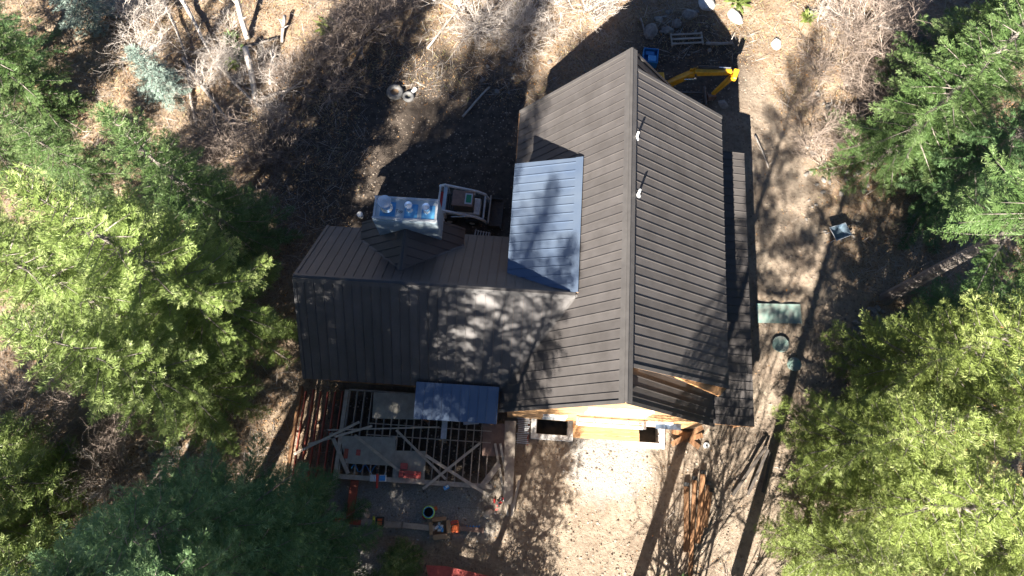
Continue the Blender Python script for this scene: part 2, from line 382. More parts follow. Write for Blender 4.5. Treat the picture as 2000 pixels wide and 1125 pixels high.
# west wing
WR, WY, WH = 7.10, 9.30, 4.20
xe = X0 - (ZR - WR) / mslope; xv = X0 - HWID
slope([(-11.0, WY, WR), (-11.0, WY - WH, ZE), (xv, WY - WH, ZE), (xe, WY, WR)], (1, 0, 0), M['roof'])
slope([(-11.0, WY, WR), (xe, WY, WR), (xv, WY + WH, ZE), (-11.0, WY + WH, ZE)], (1, 0, 0), M['roof'])
# chimney cross gable on the wing
GX, GZ, GW, GE = -6.15, 6.20, 2.75, 4.10
ys_ = WY + (WR - GZ) / ((WR - ZE) / WH) - .05; yv_ = WY + (WR - GE) / ((WR - ZE) / WH)
slope([(GX, ys_, GZ), (GX, 13.5, GZ), (GX - GW, 13.5, GE), (GX - GW, yv_, GE)], (0, 1, 0), M['roof'])
slope([(GX, ys_, GZ), (GX + GW, yv_, GE), (GX + GW, 13.5, GE), (GX, 13.5, GZ)], (0, 1, 0), M['roof'])
# low shed dormer (sky reflection in its colour) on the west slope and the entry roof
def hpt(px, py, z):
    p = at(px, py, z); x, y = to_house(p.x, p.y); return (float(x), float(y), z)
d1, d2, d3, d4 = hpt(1141, 307, 7.22), hpt(1005, 320, 5.95), hpt(991, 545, 5.95), hpt(1129, 571, 7.22)
xi = (d1[0] + d4[0]) / 2; xo = (d2[0] + d3[0]) / 2
dpoly = [(xi, d1[1], 7.22), (xo, d2[1], 5.95), (xo, d3[1], 5.95), (xi, d4[1], 7.22)]
slope(dpoly, (0, 1, 0), M['skymetal'])
slope([(-5.2, 5.25, 3.52), (-5.2, 3.42, 3.22), (-1.0, 3.42, 3.22), (-1.0, 5.25, 3.52)], (1, 0, 0), M['skymetal'])

# ridge caps, rake trims, flashings
def ridge(a, b, nl, nr, el, er, w=.30):
    for n_, e_ in ((nl, el), (nr, er)):
        n_ = Vector(n_); e_ = Vector(e_).normalized()
        mb = MB().poly([Vector(a) + n_ * .02, Vector(b) + n_ * .02, Vector(b) + n_ * .02 + e_ * w, Vector(a) + n_ * .02 + e_ * w], n_, .055, .075)
        hpart(mb, 'ridge_cap', M['roofdark'])
    hpart(MB().beam(Vector(a) + Vector((0, 0, .075)), Vector(b) + Vector((0, 0, .075)), .13, .07), 'ridge_bead', M['roofdark'])
sD = (ZR + .015 - ZD) / XD
ridge((X0, YF - .02, ZR + .05), (X0, YB + .02, ZR + .05), nL, Vector((sD, 0, 1)).normalized(), (-1, 0, -mslope), (1, 0, -sD))
sW = (WR - ZE) / WH
ridge((-11.02, WY, WR), (xe - .1, WY, WR), Vector((0, -sW, 1)).normalized(), Vector((0, sW, 1)).normalized(), (0, -1, -sW), (0, 1, -sW), .22)
sG = (GZ - GE) / GW
ridge((GX, ys_, GZ), (GX, 12.38, GZ), Vector((-sG, 0, 1)).normalized(), Vector((sG, 0, 1)).normalized(), (-1, 0, -sG), (1, 0, -sG), .16)
def rake(p, q, n_, w=.16):  # metal edge trim along a gable edge
    n_ = Vector(n_); p = Vector(p) + n_ * .055; q = Vector(q) + n_ * .055
    hpart(MB().beam(p, q, w, .05, n_), 'edge_trim', M['roofdark'])
    hpart(MB().beam(p - n_ * .14, q - n_ * .14, .05, .2, n_), 'fascia', M['soffit'])
rake((X0, YF + .02, ZR), (X0 - HWID, YF + .02, ZE), nL); rake((X0, YF + .02, ZR), (X0 + HWID, YF + .02, ZE), nR)
rake((X0, YB - .02, ZR), (X0 - HWID, YB - .02, ZE), nL); rake((X0, YB - .02, ZR), (X0 + HWID, YB - .02, ZE), nR)
nD = Vector((sD, 0, 1)).normalized()
rake((X0 + .2, YD1, ZR + .015 - sD * .2), (X0 + XD, YD1, ZD), nD); rake((X0 + .2, YD2, ZR + .015 - sD * .2), (X0 + XD, YD2, ZD), nD)
rake((-11, WY, WR), (-11, WY - WH, ZE), (0, -.68, .73)); rake((-11, WY, WR), (-11, WY + WH, ZE), (0, .68, .73))
hpart(MB().poly([(X0 + 2.6, YD1 - .01, ZR - sD * 2.6), (X0 + XD - .05, YD1 - .01, ZD + sD * .05), (X0 + XD - .5, YD1 - .5, ZD + sD * .5), (X0 + 2.6, YD1 - .06, ZR - sD * 2.6)], nD, -.16, -.03), 'eave_board', M['soffit'])
# dormer head flashing on the blue dormer, valleys
nB = Vector((-(7.22 - 5.95), 0, xi - xo)).normalized()
hpart(MB().poly([dpoly[0], dpoly[3], (xi - .36, d4[1], 7.22 - .36 * 1.27 / (xi - xo)), (xi - .36, d1[1], 7.22 - .36 * 1.27 / (xi - xo))], nB, .06, .08), 'head_flashing', M['skymetal'])
nWf = Vector((0, -sW, 1)).normalized(); nWb = Vector((0, sW, 1)).normalized()
def valley(a, b, n_): hpart(MB().beam(Vector(a) + Vector(n_) * .05, Vector(b) + Vector(n_) * .05, .2, .03, n_), 'valley_flashing', M['roofdark'])
valley((xe, WY, WR), (xv, WY - WH, ZE), (nWf + nL).normalized())
valley((GX, ys_, GZ), (GX - GW, yv_, GE), (nWb + Vector((-sG, 0, 1)).normalized()).normalized())
valley((GX, ys_, GZ), (GX + GW, yv_, GE), (nWb + Vector((sG, 0, 1)).normalized()).normalized())
# vent pipes with boots on the dormer
for px, py in ((1243, 270), (1246, 381)):
    q = hpt(px, py, 9.0); zz = ZR + .015 - sD * (q[0] - X0) + .03
    q = hpt(px, py, zz)
    v = hpart(MB().tube([(q[0], q[1], zz - .1), (q[0], q[1], zz + .55)], .055, 12), 'vent_pipe', M['white'])
    hpart(MB().tube([(q[0], q[1], zz - .03), (q[0], q[1], zz + .12)], [.15, .07], 12), 'pipe_boot', M['galv'], v)
# walls
wall_t = .2
def gable_wall(x0, x1, y, ztop_mid, zside, nme, m, xm):
    mb = MB().poly([(x0, y, 0), (x1, y, 0), (x1, y, zside), (xm, y, ztop_mid), (x0, y, zside)], (0, -1, 0), -wall_t, 0); return hpart(mb, nme, m)
WXL, WXR = X0 - HWID + .35, X0 + HWID - .35
zs = ZE + .35 * mslope - .16
fw = gable_wall(WXL, WXR, 4.40, ZR - .2, zs, 'wall', M['siding'], X0)
gable_wall(WXL, WXR, 20.9, ZR - .2, zs, 'wall', M['siding'], X0)
for xw in (WXL, WXR): hpart(MB().box((xw, 12.65, zs / 2 - .05), (.2, 16.0, zs - .1)), 'wall', M['siding'])
z_ = .05
while z_ < ZR - .6:                         # lapped siding boards on the front gable
    top = z_ + .22; half = HWID - .4 if top < zs else max(.2, (ZR - .35 - top) / mslope)
    hpart(MB().poly([(X0 - half, 4.17, z_), (X0 + half, 4.17, z_), (X0 + half, 4.185, top), (X0 - half, 4.185, top)], (0, -1, 0), 0, .025), 'siding_board', M['siding'], fw)
    z_ += .225
hpart(MB().poly([(X0 + XD - .35, YD1 + .35, 2.9), (X0 + XD - .35, YD2 - .35, 2.9), (X0 + XD - .35, YD2 - .35, ZD + .1), (X0 + XD - .35, YD1 + .35, ZD + .1)], (1, 0, 0), -.2, 0), 'dormer_wall', M['siding'])
for yy in (YD1 + .35, YD2 - .55):           # dormer cheeks
    hpart(MB().poly([(X0 + .5, yy, ZR - .45), (X0 + XD - .36, yy, ZD + .07), (X0 + XD - .36, yy, ZE + .25)], (0, 1, 0), 0, .2), 'dormer_cheek', M['siding'])
for yy, pn in ((dpoly[0][1] - .25, -1), (dpoly[2][1] + .2, 1)):
    hpart(MB().poly([(xi - .1, yy, 7.05), (xo + .25, yy, 5.9), (xo + .25, yy, ZE + .3)], (0, 1, 0), 0, .12), 'dormer_cheek', M['skymetal'])
hpart(MB().box((xo + .3, (dpoly[1][1] + dpoly[2][1]) / 2, 4.5), (.15, abs(dpoly[1][1] - dpoly[2][1]) - .5, 2.7)), 'dormer_wall', M['siding'])
hpart(MB().box((-5.7, WY - WH + .45, 1.5), (9.7, .2, 3.2)), 'wall', M['siding']); hpart(MB().box((-5.7, WY + WH - .45, 1.5), (9.7, .2, 3.2)), 'wall', M['siding'])
hpart(MB().poly([(-10.6, WY - WH + .4, 0), (-10.6, WY + WH - .4, 0), (-10.6, WY + WH - .4, ZE + .2), (-10.6, WY, WR - .25), (-10.6, WY - WH + .4, ZE + .2)], (-1, 0, 0), -.2, 0), 'wall', M['siding'])
hpart(MB().box((-6, WY - WH + .04, ZE - .12), (9.9, .05, .24)), 'fascia', M['redwood'])
hpart(MB().box((X0 - HWID - .03, 12.7, ZE - .1), (.05, 17, .2)), 'fascia', M['soffit'])
hpart(MB().poly([(GX - GW + .3, 13.3, 3), (GX + GW - .3, 13.3, 3), (GX + GW - .3, 13.3, GE + .1), (GX, 13.3, GZ - .2), (GX - GW + .3, 13.3, GE + .1)], (0, 1, 0), -.2, 0), 'wall', M['siding'])
for x_ in (-4.9, -1.3): hpart(MB().box((x_, 3.65, 1.6), (.16, .16, 3.15)), 'post', M['wood'])
for y_ in (4.5, 8.3, 12.1, 15.9, 19.5): hpart(MB().box((X0 + 7.4, y_, 1.25), (.18, .18, 2.6)), 'post', M['wood'])
# gable windows seen steeply from above
for xa, xb, za, zb in ((3.35, 4.55, 4.6, 6.3), (4.7, 6.15, 4.6, 6.6), (1.4, 2.5, 1.2, 2.6), (6.75, 7.9, 1.2, 2.6)):
    wn = MB()
    for c_, s_ in ((((xa + xb) / 2, 4.11, za), (xb - xa + .16, .14, .09)), (((xa + xb) / 2, 4.11, zb), (xb - xa + .16, .14, .09)), ((xa, 4.11, (za + zb) / 2), (.08, .12, zb - za)), ((xb, 4.11, (za + zb) / 2), (.08, .12, zb - za)), (((xa + xb) / 2, 4.12, (za + zb) / 2), (.05, .09, zb - za))): wn.box(c_, s_)
    wf = hpart(wn, 'window', M['white']); hpart(MB().box(((xa + xb) / 2, 4.135, (za + zb) / 2), (xb - xa - .05, .03, zb - za - .05)), 'pane', M['glass'], wf)
# chimney with three flues
CX0, CX1, CY0, CY1, CZ = -7.62, -4.50, 12.46, 13.66, 7.25
ch = hpart(MB().box(((CX0 + CX1) / 2, (CY0 + CY1) / 2, (CZ + 3) / 2), (CX1 - CX0, CY1 - CY0, CZ - 3)), 'chimney', M['wrap'], bevel=.02)
zc = 4.4
while zc < CZ - .1:                         # lapped courses of the wrap
    mb = MB(); e = .018
    mb.box(((CX0 + CX1) / 2, CY0 - e, zc), (CX1 - CX0 + 2 * e, .03, .14)); mb.box((CX1 + e, (CY0 + CY1) / 2, zc), (.03, CY1 - CY0, .14)); mb.box((CX0 - e, (CY0 + CY1) / 2, zc), (.03, CY1 - CY0, .14))
    hpart(mb, 'wrap_course', M['wrap'], ch); zc += .175
mb = MB()
for c_, s_ in ((((CX0 + CX1) / 2, CY0 + .05, CZ + .03), (CX1 - CX0 + .06, .10, .06)), (((CX0 + CX1) / 2, CY1 - .05, CZ + .03), (CX1 - CX0 + .06, .10, .06)), ((CX0 + .05, (CY0 + CY1) / 2, CZ + .03), (.1, CY1 - CY0 - .2, .06)), ((CX1 - .05, (CY0 + CY1) / 2, CZ + .03), (.1, CY1 - CY0 - .2, .06))): mb.box(c_, s_)
hpart(mb, 'cap_rim', M['galv'], ch)
for fx, fy, r_, h_ in ((CX0 + .64, 13.05, .28, .8), (CX0 + 1.78, 13.0, .16, .66), (CX0 + 2.62, 12.98, .16, .64)):
    hpart(MB().box((fx + .05, fy - .05, CZ + .012), (.74 if r_ > .2 else .64, .76, .018)), 'flashing', M['wrapblue'], ch)
    hpart(MB().cyl((fx, fy, CZ + .02), r_ * .75, h_ - .1, 20), 'flue_pipe', M['steel'], ch, smooth=False)
    hpart(MB().cyl((fx, fy, CZ + .1), r_ * 1.1, .12, 20, r_ * .8), 'flue_collar', M['steel'], ch)
    hpart(MB().cyl((fx, fy, CZ + h_ - .06), r_ * 1.15, .05, 24, r_ * 1.2).cyl((fx, fy, CZ + h_ - .008), r_ * 1.2, .07, 24, r_ * .3), 'flue_cap', M['steel'], ch)
tcu = bpy.data.curves.new('print', 'FONT'); tcu.body = 'Top'; tcu.size = .22
tob = bpy.data.objects.new('tmp', tcu); COL.objects.link(tob)
tm = bpy.data.meshes.new_from_object(tob.evaluated_get(bpy.context.evaluated_depsgraph_get())); bpy.data.objects.remove(tob)
tm.name = 'lettering'; tm.materials.append(M['black']); to = link('lettering', tm, ch); to.location = (CX0 + 1.07 - HX, 12.86 - HY, CZ + .008)

# ------------------------------------------------------------------ window wells
for (x0, x1, y0, y1), lab in zip(WELLH, ('white concrete window well beside the stack of grey strips', 'white concrete window well under the corner of the plank landing')):
    c = hw((x0 + x1) / 2, (y0 + y1) / 2, 0); e = empty('window_well', c, YAW, lab, 'window well')
    ox, oy = (x0 + x1) / 2, (y0 + y1) / 2; w_, h_ = x1 - x0, y1 - y0 - .05; t_ = .30
    mb = MB(); mb.box((0, -h_ / 2 + t_ / 2, -.4), (w_, t_, 1.1)); mb.box((-w_ / 2 + t_ / 2, t_ / 2, -.4), (t_, h_ - t_, 1.1)); mb.box((w_ / 2 - t_ / 2, t_ / 2, -.4), (t_, h_ - t_, 1.1))
    mb.build('frame', M['concrete'], e, bevel=.02)
    MB().box((0, 0, -1.0), (w_ - .1, h_, .1)).build('floor', M['pit'], e); MB().box((0, h_ / 2 - .02, -.4), (w_ - .5, .04, 1.1)).build('window', M['dark'], e)
    MB().tube([(w_ / 2 - .32, -.25, -.9), (w_ / 2 - .32, -.25, .1), (w_ / 2 - .32, .1, .1), (w_ / 2 - .32, .1, -.9)], .02, 6).build('rung', M['galv'], e)

# plank landing between the wells, scaffold beam on the wall
L0, L1 = hw(3.0, 3.35, 0), hw(6.55, 4.05, 0)
e = empty('plank_landing', hw(4.8, 3.7, 0), YAW, 'raised landing of fresh pale planks between the two window wells', 'landing')
for k in range(4): MB().box((random.uniform(-.02, .02), -.36 + k * .235, .82), (3.55, .225, .05)).build('plank', M['siding'], e, bevel=.008)
for a in (-1.6, 0, 1.6):
    MB().box((a, 0, .73), (.09, .9, .12)).build('bearer', M['wood'], e)
    for b in (-.3, .3): MB().box((a, b, .33), (.09, .09, .68)).build('leg', M['wood'], e)
e = empty('scaffold_beam', hw(4.75, 4.0, 3.0), YAW, 'white scaffold beam with five clamps hung on the front gable wall', 'scaffold')
MB().box((0, -.05, 0), (3.5, .12, .14)).build('rail', M['white'], e); MB().box((0, -.26, -.1), (3.3, .16, .05)).build('walk_board', M['galv'], e)
for k in range(5): MB().box((-1.7 + k * .85, -.12, .02), (.14 if k in (0, 4) else .09, .4, .24)).build('clamp', M['steel'], e, bevel=.01)
e = empty('eyebrow_ledge', hw(8.0, 4.0, 2.3), YAW, 'blue grey metal ledge on the wall above the right window well', 'ledge'); MB().box((-.2, -.02, 0), (1.3, .3, .04)).build('plate', M['skymetal'], e); MB().box((-.2, .1, -.08), (1.2, .06, .1)).build('batten', M['wood'], e)

# ------------------------------------------------------------------ deck framing
DZ = .95
deck = empty('deck_frame', hw(-6.5, 2.7, 0), YAW, 'unfinished deck of bare joists in front of the left wing', 'deck frame')
DO = (-6.5, 2.7, 0)
def dpart(mb, name, m, bevel=0): return mb.build(name, m, deck, bevel, off=DO)
x_ = -9.15; k = 0
while x_ < -1.3:
    dpart(MB().box((x_, 2.72, DZ - .12), (.045, 4.5 + random.uniform(-.05, .05), .235)), 'joist', M['lumber']); x_ += .406
for k in range(6):
    dpart(MB().box((-11.55 + k * .40, 2.35 + random.uniform(-.08, .08), DZ - .12), (.06, 4.9, .235)), 'joist', M['redwood'])
dpart(MB().box((-11.85, 2.5, DZ - .13), (.16, 5.0, .26)), 'rim_beam', M['wood'])
dpart(MB().box((-9.30, 2.5, DZ + .02), (.2, 4.9, .07)), 'rim_beam', M['lumber'])
dpart(MB().box((-5.2, .42, DZ - .1), (8.3, .24, .26)), 'rim_beam', M['lumber'])
dpart(MB().box((-5.2, 4.98, DZ - .13), (8.0, .08, .22)), 'ledger', M['lumber'])
for yy in (2.65, 3.25): dpart(MB().box((-4.6, yy, DZ + .012), (6.6, .05, .03)), 'strap', M['lumber'])
for x_ in (-11.8, -9.2, -6.5, -3.8, -1.5):
    for yy in (.5, 2.6): dpart(MB().box((x_, yy, .33), (.14, .14, .7)), 'post', M['lumber'])
def sheet(pts, z, m, label, name='plywood_sheet', cat='plywood', t=.02, group=None):
    P = [at(x, y, z) for x, y in pts]
    o = single(MB().poly(P, (0, 0, 1), 0, t), name, m, label, cat, group); return o
sheet([(730, 766), (816, 770), (820, 820), (727, 817)], DZ + .006, M['ply'], 'grey plywood sheet lying on the joists left of the blue entry roof')
sheet([(664, 851), (773, 854), (770, 910), (676, 905)], DZ + .030, M['ply'], 'wide weathered plywood sheet with red offcuts on it')
sheet([(770, 880), (832, 881), (829, 938), (768, 934)], DZ + .006, M['ply'], 'square plywood sheet carrying the red boxes')
sheet([(943, 828), (986, 828), (985, 892), (942, 890)], DZ + .006, M['plyred'], 'reddish brown plywood panel at the right end of the joists')
sheet([(986, 822), (1008, 822), (1001, 985), (984, 985)], DZ + .03, M['lumber'], 'long wide board along the right edge of the deck', 'walk_board', 'board', .05)
def plank(a, b, z0, z1, w, label, m='plank', t=.045, name='loose_plank', cat='plank', group=None, up=(0, 0, 1)):
    return single(MB().beam(at(*a, z0), at(*b, z1), w, t, up), name, M[m], label, cat, group)
PZ = DZ + .08
plank((574, 887), (702, 824), PZ + .05, PZ + .1, .13, 'longest pale plank, reaching over the red joists at the left')
plank((602, 868), (727, 832), PZ, PZ, .12, 'pale plank crossing just under the longest one')
plank((640, 840), (858, 834), PZ, PZ, .07, 'thin straight batten lying across the joists below the blue roof')
plank((693, 850), (780, 920), PZ, PZ, .15, 'plank lying slantwise across the wide weathered plywood')
plank((774, 840), (871, 936), PZ, PZ, .13, 'plank slanting under the long crossing one in the middle of the deck')
plank((831, 889), (948, 964), PZ + .06, PZ + .06, .16, 'lower right plank of the big cross on the joists')
plank((938, 865), (826, 955), PZ + .11, PZ + .11, .13, 'topmost plank of the big cross, rising to the right')
plank((646, 845), (680, 925), PZ, PZ, .2, 'dark grey board slanting down beside the wide weathered plywood', 'lumber')
plank((975, 905), (940, 952), PZ, PZ, .3, 'thick grey beam at the lower right corner of the deck', 'lumber', .12)
plank((967, 866), (992, 1008), PZ + .1, .15, .13, 'left one of two long planks leaning off the deck corner')
plank((977, 866), (1002, 1003), PZ + .12, .15, .13, 'right one of two long planks leaning off the deck corner')
plank((1014, 938), (999, 1008), .5, .15, .14, 'short plank beside the feet of the leaning planks')
plank((869, 822), (866, 857), PZ, PZ, .3, 'pale blue board under the eave of the blue entry roof', 'galv')
plank((905, 826), (935, 824), PZ, PZ, .22, 'pale blue film scrap at the eave of the blue entry roof', 'galv', .02, 'film_scrap', 'scrap')
# red things on the plywood
def rbox(name, px, py, z, size, m, label, cat, rz=YAW, parts=()):
    p = at(px, py, z); e = empty(name, p, rz, label, cat)
    MB().box((0, 0, size[2] / 2), size).build('body', M[m], e, bevel=min(size) * .12)
    for nme, c_, s_, mm in parts: MB().box(c_, s_).build(nme, M[mm], e, bevel=min(s_) * .1)
    return e
rbox('tool_case', 801, 927, DZ + .03, (1.15, .36, .2), 'redpaint', 'long faded red case lying on the square plywood sheet', 'case', parts=(('lid_seam', (0, 0, .205), (1.1, .03, .012), 'machred'), ('latch', (-.3, -.02, .21), (.08, .08, .02), 'black')))
rbox('tool_box', 790, 911, DZ + .03, (.34, .3, .22), 'redpaint', 'small red box touching the upper side of the long red case', 'box', parts=(('lid', (0, 0, .225), (.36, .32, .02), 'redpaint'),))
rbox('red_offcut', 700, 884, DZ + .055, (.22, .3, .04), 'redpaint', 'small square red offcut on the wide plywood', 'offcut')
rbox('red_strip', 676, 886, DZ + .055, (.2, .5, .05), 'redwood', 'red board offcut at the left end of the wide plywood', 'offcut')
p = at(739, 934, DZ); e = empty('mitre_saw', p, YAW + .05, 'mitre saw with a red arm and pale table on the deck rim', 'saw')
MB().box((0, 0, .06), (.85, .34, .1)).build('table', M['white'], e, bevel=.01); MB().box((.22, .0, .13), (.32, .26, .05)).build('fence', M['wrapblue'], e); MB().cyl((0, 0, .11), .17, .03, 18).build('turntable', M['steel'], e)
MB().beam((0, -.5, .2), (0, .2, .42), .1, .09).build('arm', M['machred'], e, bevel=.01); MB().box((0, .34, .4), (.17, .22, .2)).build('motor', M['black'], e, bevel=.03)
for s_ in (-1, 1): MB().beam((s_ * .3, .12, .1), (s_ * .42, .34, .15), .04, .03).build('wing', M['galv'], e)
e = empty('extension_cord', at(705, 915, DZ), 0, 'loose teal cord hanging over the joists beside the mitre saw', 'cord')
MB().tube([(-.5 + .12 * k, .2 * math.sin(k * 1.3), .05 - .02 * (k % 3)) for k in range(12)], .02, 5).build('cable', M['tarpblue'], e); MB().box((.85, .05, .05), (.12, .06, .05)).build('plug', M['black'], e)
rbox('work_rag', 872, 952, DZ + .05, (.3, .2, .05), 'wrapblue', 'crumpled pale blue rag on the front deck rim', 'rag', .4, (('fold', (.05, .03, .06), (.16, .12, .04), 'white'),))
# retaining timbers in front of the deck
plank((693, 938), (683, 1012), .5, .12, .42, 'broad red stained board standing at the lower left deck corner', 'redwood', .1)
plank((650, 1014), (706, 1021), .2, .2, .26, 'sunlit red timber end of the low retaining wall', 'redwood', .2, 'retaining_timber', 'timber')
plank((706, 1019), (785, 1026), .2, .2, .30, 'left grey timber of the low retaining wall below the deck', 'lumber', .2, 'retaining_timber', 'timber')
plank((787, 1025), (850, 1032), .2, .2, .28, 'middle grey timber of the low retaining wall below the deck', 'lumber', .2, 'retaining_timber', 'timber')
plank((872, 1030), (945, 1036), .12, .12, .24, 'right timber of the low retaining wall, behind the orange bag', 'plyred', .14, 'retaining_timber', 'timber')
p = at(839, 1000, 0); p.z = float(gz(p.x, p.y)); e = empty('tool_bucket', p, 0, 'black bucket with lime green rim on the gravel', 'bucket')
mb = MB(); n = 20
V = [(r_ * math.cos(2 * math.pi * k / n), r_ * math.sin(2 * math.pi * k / n), z) for r_, z in ((.22, 0), (.29, .42), (.26, .42), (.2, .05)) for k in range(n)]
mb.add(V, [(j * n + k, j * n + (k + 1) % n, (j + 1) * n + (k + 1) % n, (j + 1) * n + k) for j in range(3) for k in range(n)] + [tuple(range(3 * n, 4 * n)), tuple(range(n - 1, -1, -1))]); mb.build('shell', M['black'], e)
MB().ring((0, 0, .43), .29, .04).build('rim', M['lime'], e, smooth=True); MB().ring((0, 0, .46), .26, .025).build('cord_coil', M['wrapblue'], e, smooth=True)
for a, m_ in ((.5, 'orange'), (3.9, 'machred')): MB().box((.38 * math.cos(a), .38 * math.sin(a), .05), (.14, .2, .1), a).build('glove', M[m_], e)
p = at(860, 1030, 0); e = empty('open_carton', p, .1, 'open cardboard box with blue and white packets beside the retaining wall', 'box')
mb = MB()
for c_, s_ in (((0, -.33, .18), (.75, .02, .36)), ((0, .33, .18), (.75, .02, .36)), ((-.37, 0, .18), (.02, .64, .36)), ((.37, 0, .18), (.02, .64, .36)), ((0, 0, .01), (.74, .64, .02))): mb.box(c_, s_)
mb.build('carton', M['card'], e)
for c_, s_, rx in (((0, -.46, .32), (.74, .26, .012), .4), ((0, .43, .34), (.74, .2, .012), -.5), ((.47, 0, .33), (.2, .62, .012), 0), ((-.46, 0, .34), (.18, .62, .012), 0)): MB().box(c_, s_, 0, Matrix.Rotation(rx, 3, 'X')).build('flap', M['card'], e)
for k in range(7): MB().box((random.uniform(-.2, .2), random.uniform(-.2, .2), .2 + k * .02), (.22, .12, .05), random.uniform(0, 3)).build('packet', M['wrapblue' if k % 2 else 'white'], e, bevel=.01)
p = at(889, 1028, 0); e = empty('orange_bag', p, .15, 'orange tool bag with dark strap right of the open carton', 'bag')
MB().box((0, 0, .16), (.42, .62, .32)).build('body', M['orange'], e, bevel=.07); MB().tube([(-.2, -.1, .2), (-.16, .05, .34), (.0, .1, .37), (.2, .12, .3)], .03, 6).build('strap', M['black'], e); MB().box((.0, .22, .33), (.36, .1, .03)).build('flap', M['redpaint'], e)
p = at(743, 1019, .3); e = empty('nail_gun_case', p, 0, 'black case with an orange square sitting on the retaining timber', 'case')
MB().box((0, 0, .1), (.42, .5, .2)).build('body', M['black'], e, bevel=.04); MB().box((0, .1, .205), (.24, .12, .02)).build('panel', M['orange'], e); MB().box((0, -.08, .205), (.24, .16, .02)).build('panel', M['orange'], e)
p = at(730, 1017, .3); e = empty('spirit_level', p, 0, 'short yellow level lying across the retaining timber', 'level'); MB().box((0, 0, .03), (.13, .46, .05)).build('body', mat('level yellow', (.5, .5, .05), .5), e, bevel=.01); MB().box((0, 0, .06), (.05, .07, .012)).build('vial', M['greenpane'], e)
p = gp(922, 1030); e = empty('blue_strap', p, 0, 'tangled bright blue strap on the ground right of the orange bag', 'strap')
MB().tube([(-.32 + .055 * k, .11 * math.sin(k * 2.1), .04 + .02 * math.sin(k)) for k in range(14)], .025, 6).build('webbing', M['bluerope'], e); MB().box((.44, -.05, .05), (.08, .06, .03)).build('buckle', M['steel'], e)
p = gp(713, 1003); e = empty('paper_sack', p, .3, 'crumpled pale paper sack behind the left grey timber', 'sack')
def lump(sz, seed, n1=2):
    import bmesh
    r = random.Random(seed); bm = bmesh.new(); bmesh.ops.create_icosphere(bm, subdivisions=n1, radius=1)
    ax = [Vector((r.uniform(-1, 1), r.uniform(-1, 1), r.uniform(-1, 1))).normalized() for _ in range(9)]; dd = [r.uniform(.55, .95) for _ in ax]
    for v in bm.verts:
        for a, d in zip(ax, dd):
            q = v.co.dot(a)
            if q > d: v.co -= a * (q - d) * .9
        v.co *= 1 + r.uniform(-.05, .05)
        v.co = Vector((v.co.x * sz[0], v.co.y * sz[1], v.co.z * sz[2]))
    m = bpy.data.meshes.new('lump'); bm.to_mesh(m); bm.free(); return m
m_ = lump((.28, .36, .22), 5); m_.materials.append(M['plank']); o = link('sack', m_, e); o.location.z = .15
p = gp(972, 985); e = empty('scrap_pile', p, 0, 'small pile of red and white scraps at the foot of the leaning planks', 'scrap pile')
for k in range(9): MB().box((random.uniform(-.4, .4), random.uniform(-.3, .3), .06 + .01 * k), (random.uniform(.1, .3), .08, .05), random.uniform(0, 3)).build('scrap', M[('machred', 'white', 'redpaint', 'black')[k % 4]], e)
p = gp(954, 1003); e = empty('paper_bag', p, .5, 'torn yellowish paper bag near the leaning planks', 'bag'); m_ = lump((.3, .24, .12), 9); m_.materials.append(M['plank']); o = link('paper', m_, e); o.location.z = .08
# red sheet at the bottom edge
sheet([(832, 1104), (872, 1106), (968, 1128), (960, 1150), (840, 1140)], .35, M['redpaint'], 'faded red metal sheet at the bottom edge of the picture', 'metal_sheet', 'sheet', .03)

# ------------------------------------------------------------------ stacks, timbers and boards by the front wall
p = gp(1021, 840); e = empty('strip_stack', p, YAW, 'stack of thin pale metal strips left of the window well', 'stack')
for k in range(15): MB().box((random.uniform(-.05, .05), -.7 + k * .1, .12 + random.uniform(0, .05)), (.62 + random.uniform(-.08, .08), .055, .05), random.uniform(-.06, .06)).build('strip', M['galv'], e)
MB().box((.3, 0, .03), (.06, 1.6, .05)).build('bearer', M['redwood'], e); MB().box((-.25, 0, .03), (.06, 1.6, .05)).build('bearer', M['lumber'], e)
BT = [((1339, 950), (1339, 1078), 'leftmost long orange timber in the row on the ground'), ((1355, 938), (1346, 1135), 'longest orange timber in the row, second from the left'), ((1371, 926), (1361, 1062), 'orange timber in the row that reaches nearest the cabin'),
      ((1381, 947), (1367, 1045), 'fourth orange timber from the left in the row'), ((1386, 961), (1376, 1030), 'rightmost and shortest orange timber in the row')]
for k, (a, b, lab) in enumerate(BT):
    A, B = gp(*a, .16 + .02 * (k % 2)), gp(*b, .16 + .02 * (k % 2)); e = empty('timber', (A + B) / 2, 0, lab, 'timber'); c = (A + B) / 2
    MB().beam(A - c, B - c, (.24, .2, .26, .17, .19)[k], .2).build('beam', M['wood'], e, bevel=.02)
    d = (A - B).normalized(); MB().beam(A - c + d * .001, A - c + d * .2, .255, .22).build('end_wrap', M['black'], e)
for a, b, z0, z1, lab in (((1312, 868), (1372, 834), .25, .35, 'thickest orange board in the crossed pile by the right window well'), ((1318, 838), (1366, 874), .12, .12, 'orange board passing under the crossed pile'), ((1336, 860), (1372, 850), .2, .2, 'short yellowish board at the right of the crossed pile'), ((1312, 842), (1345, 850), .15, .15, 'short dark orange board at the left of the crossed pile')):
    plank(a, b, z0, z1, .27, lab, 'wood', .08)
p = gp(1379, 870); e = empty('white_puck', p, 0, 'white round drain fitting beside the crossed boards', 'fitting'); MB().cyl((0, 0, 0), .16, .08, 18).build('flange', M['white'], e); MB().cyl((0, 0, .081), .05, .01, 12).build('hole', M['black'], e)
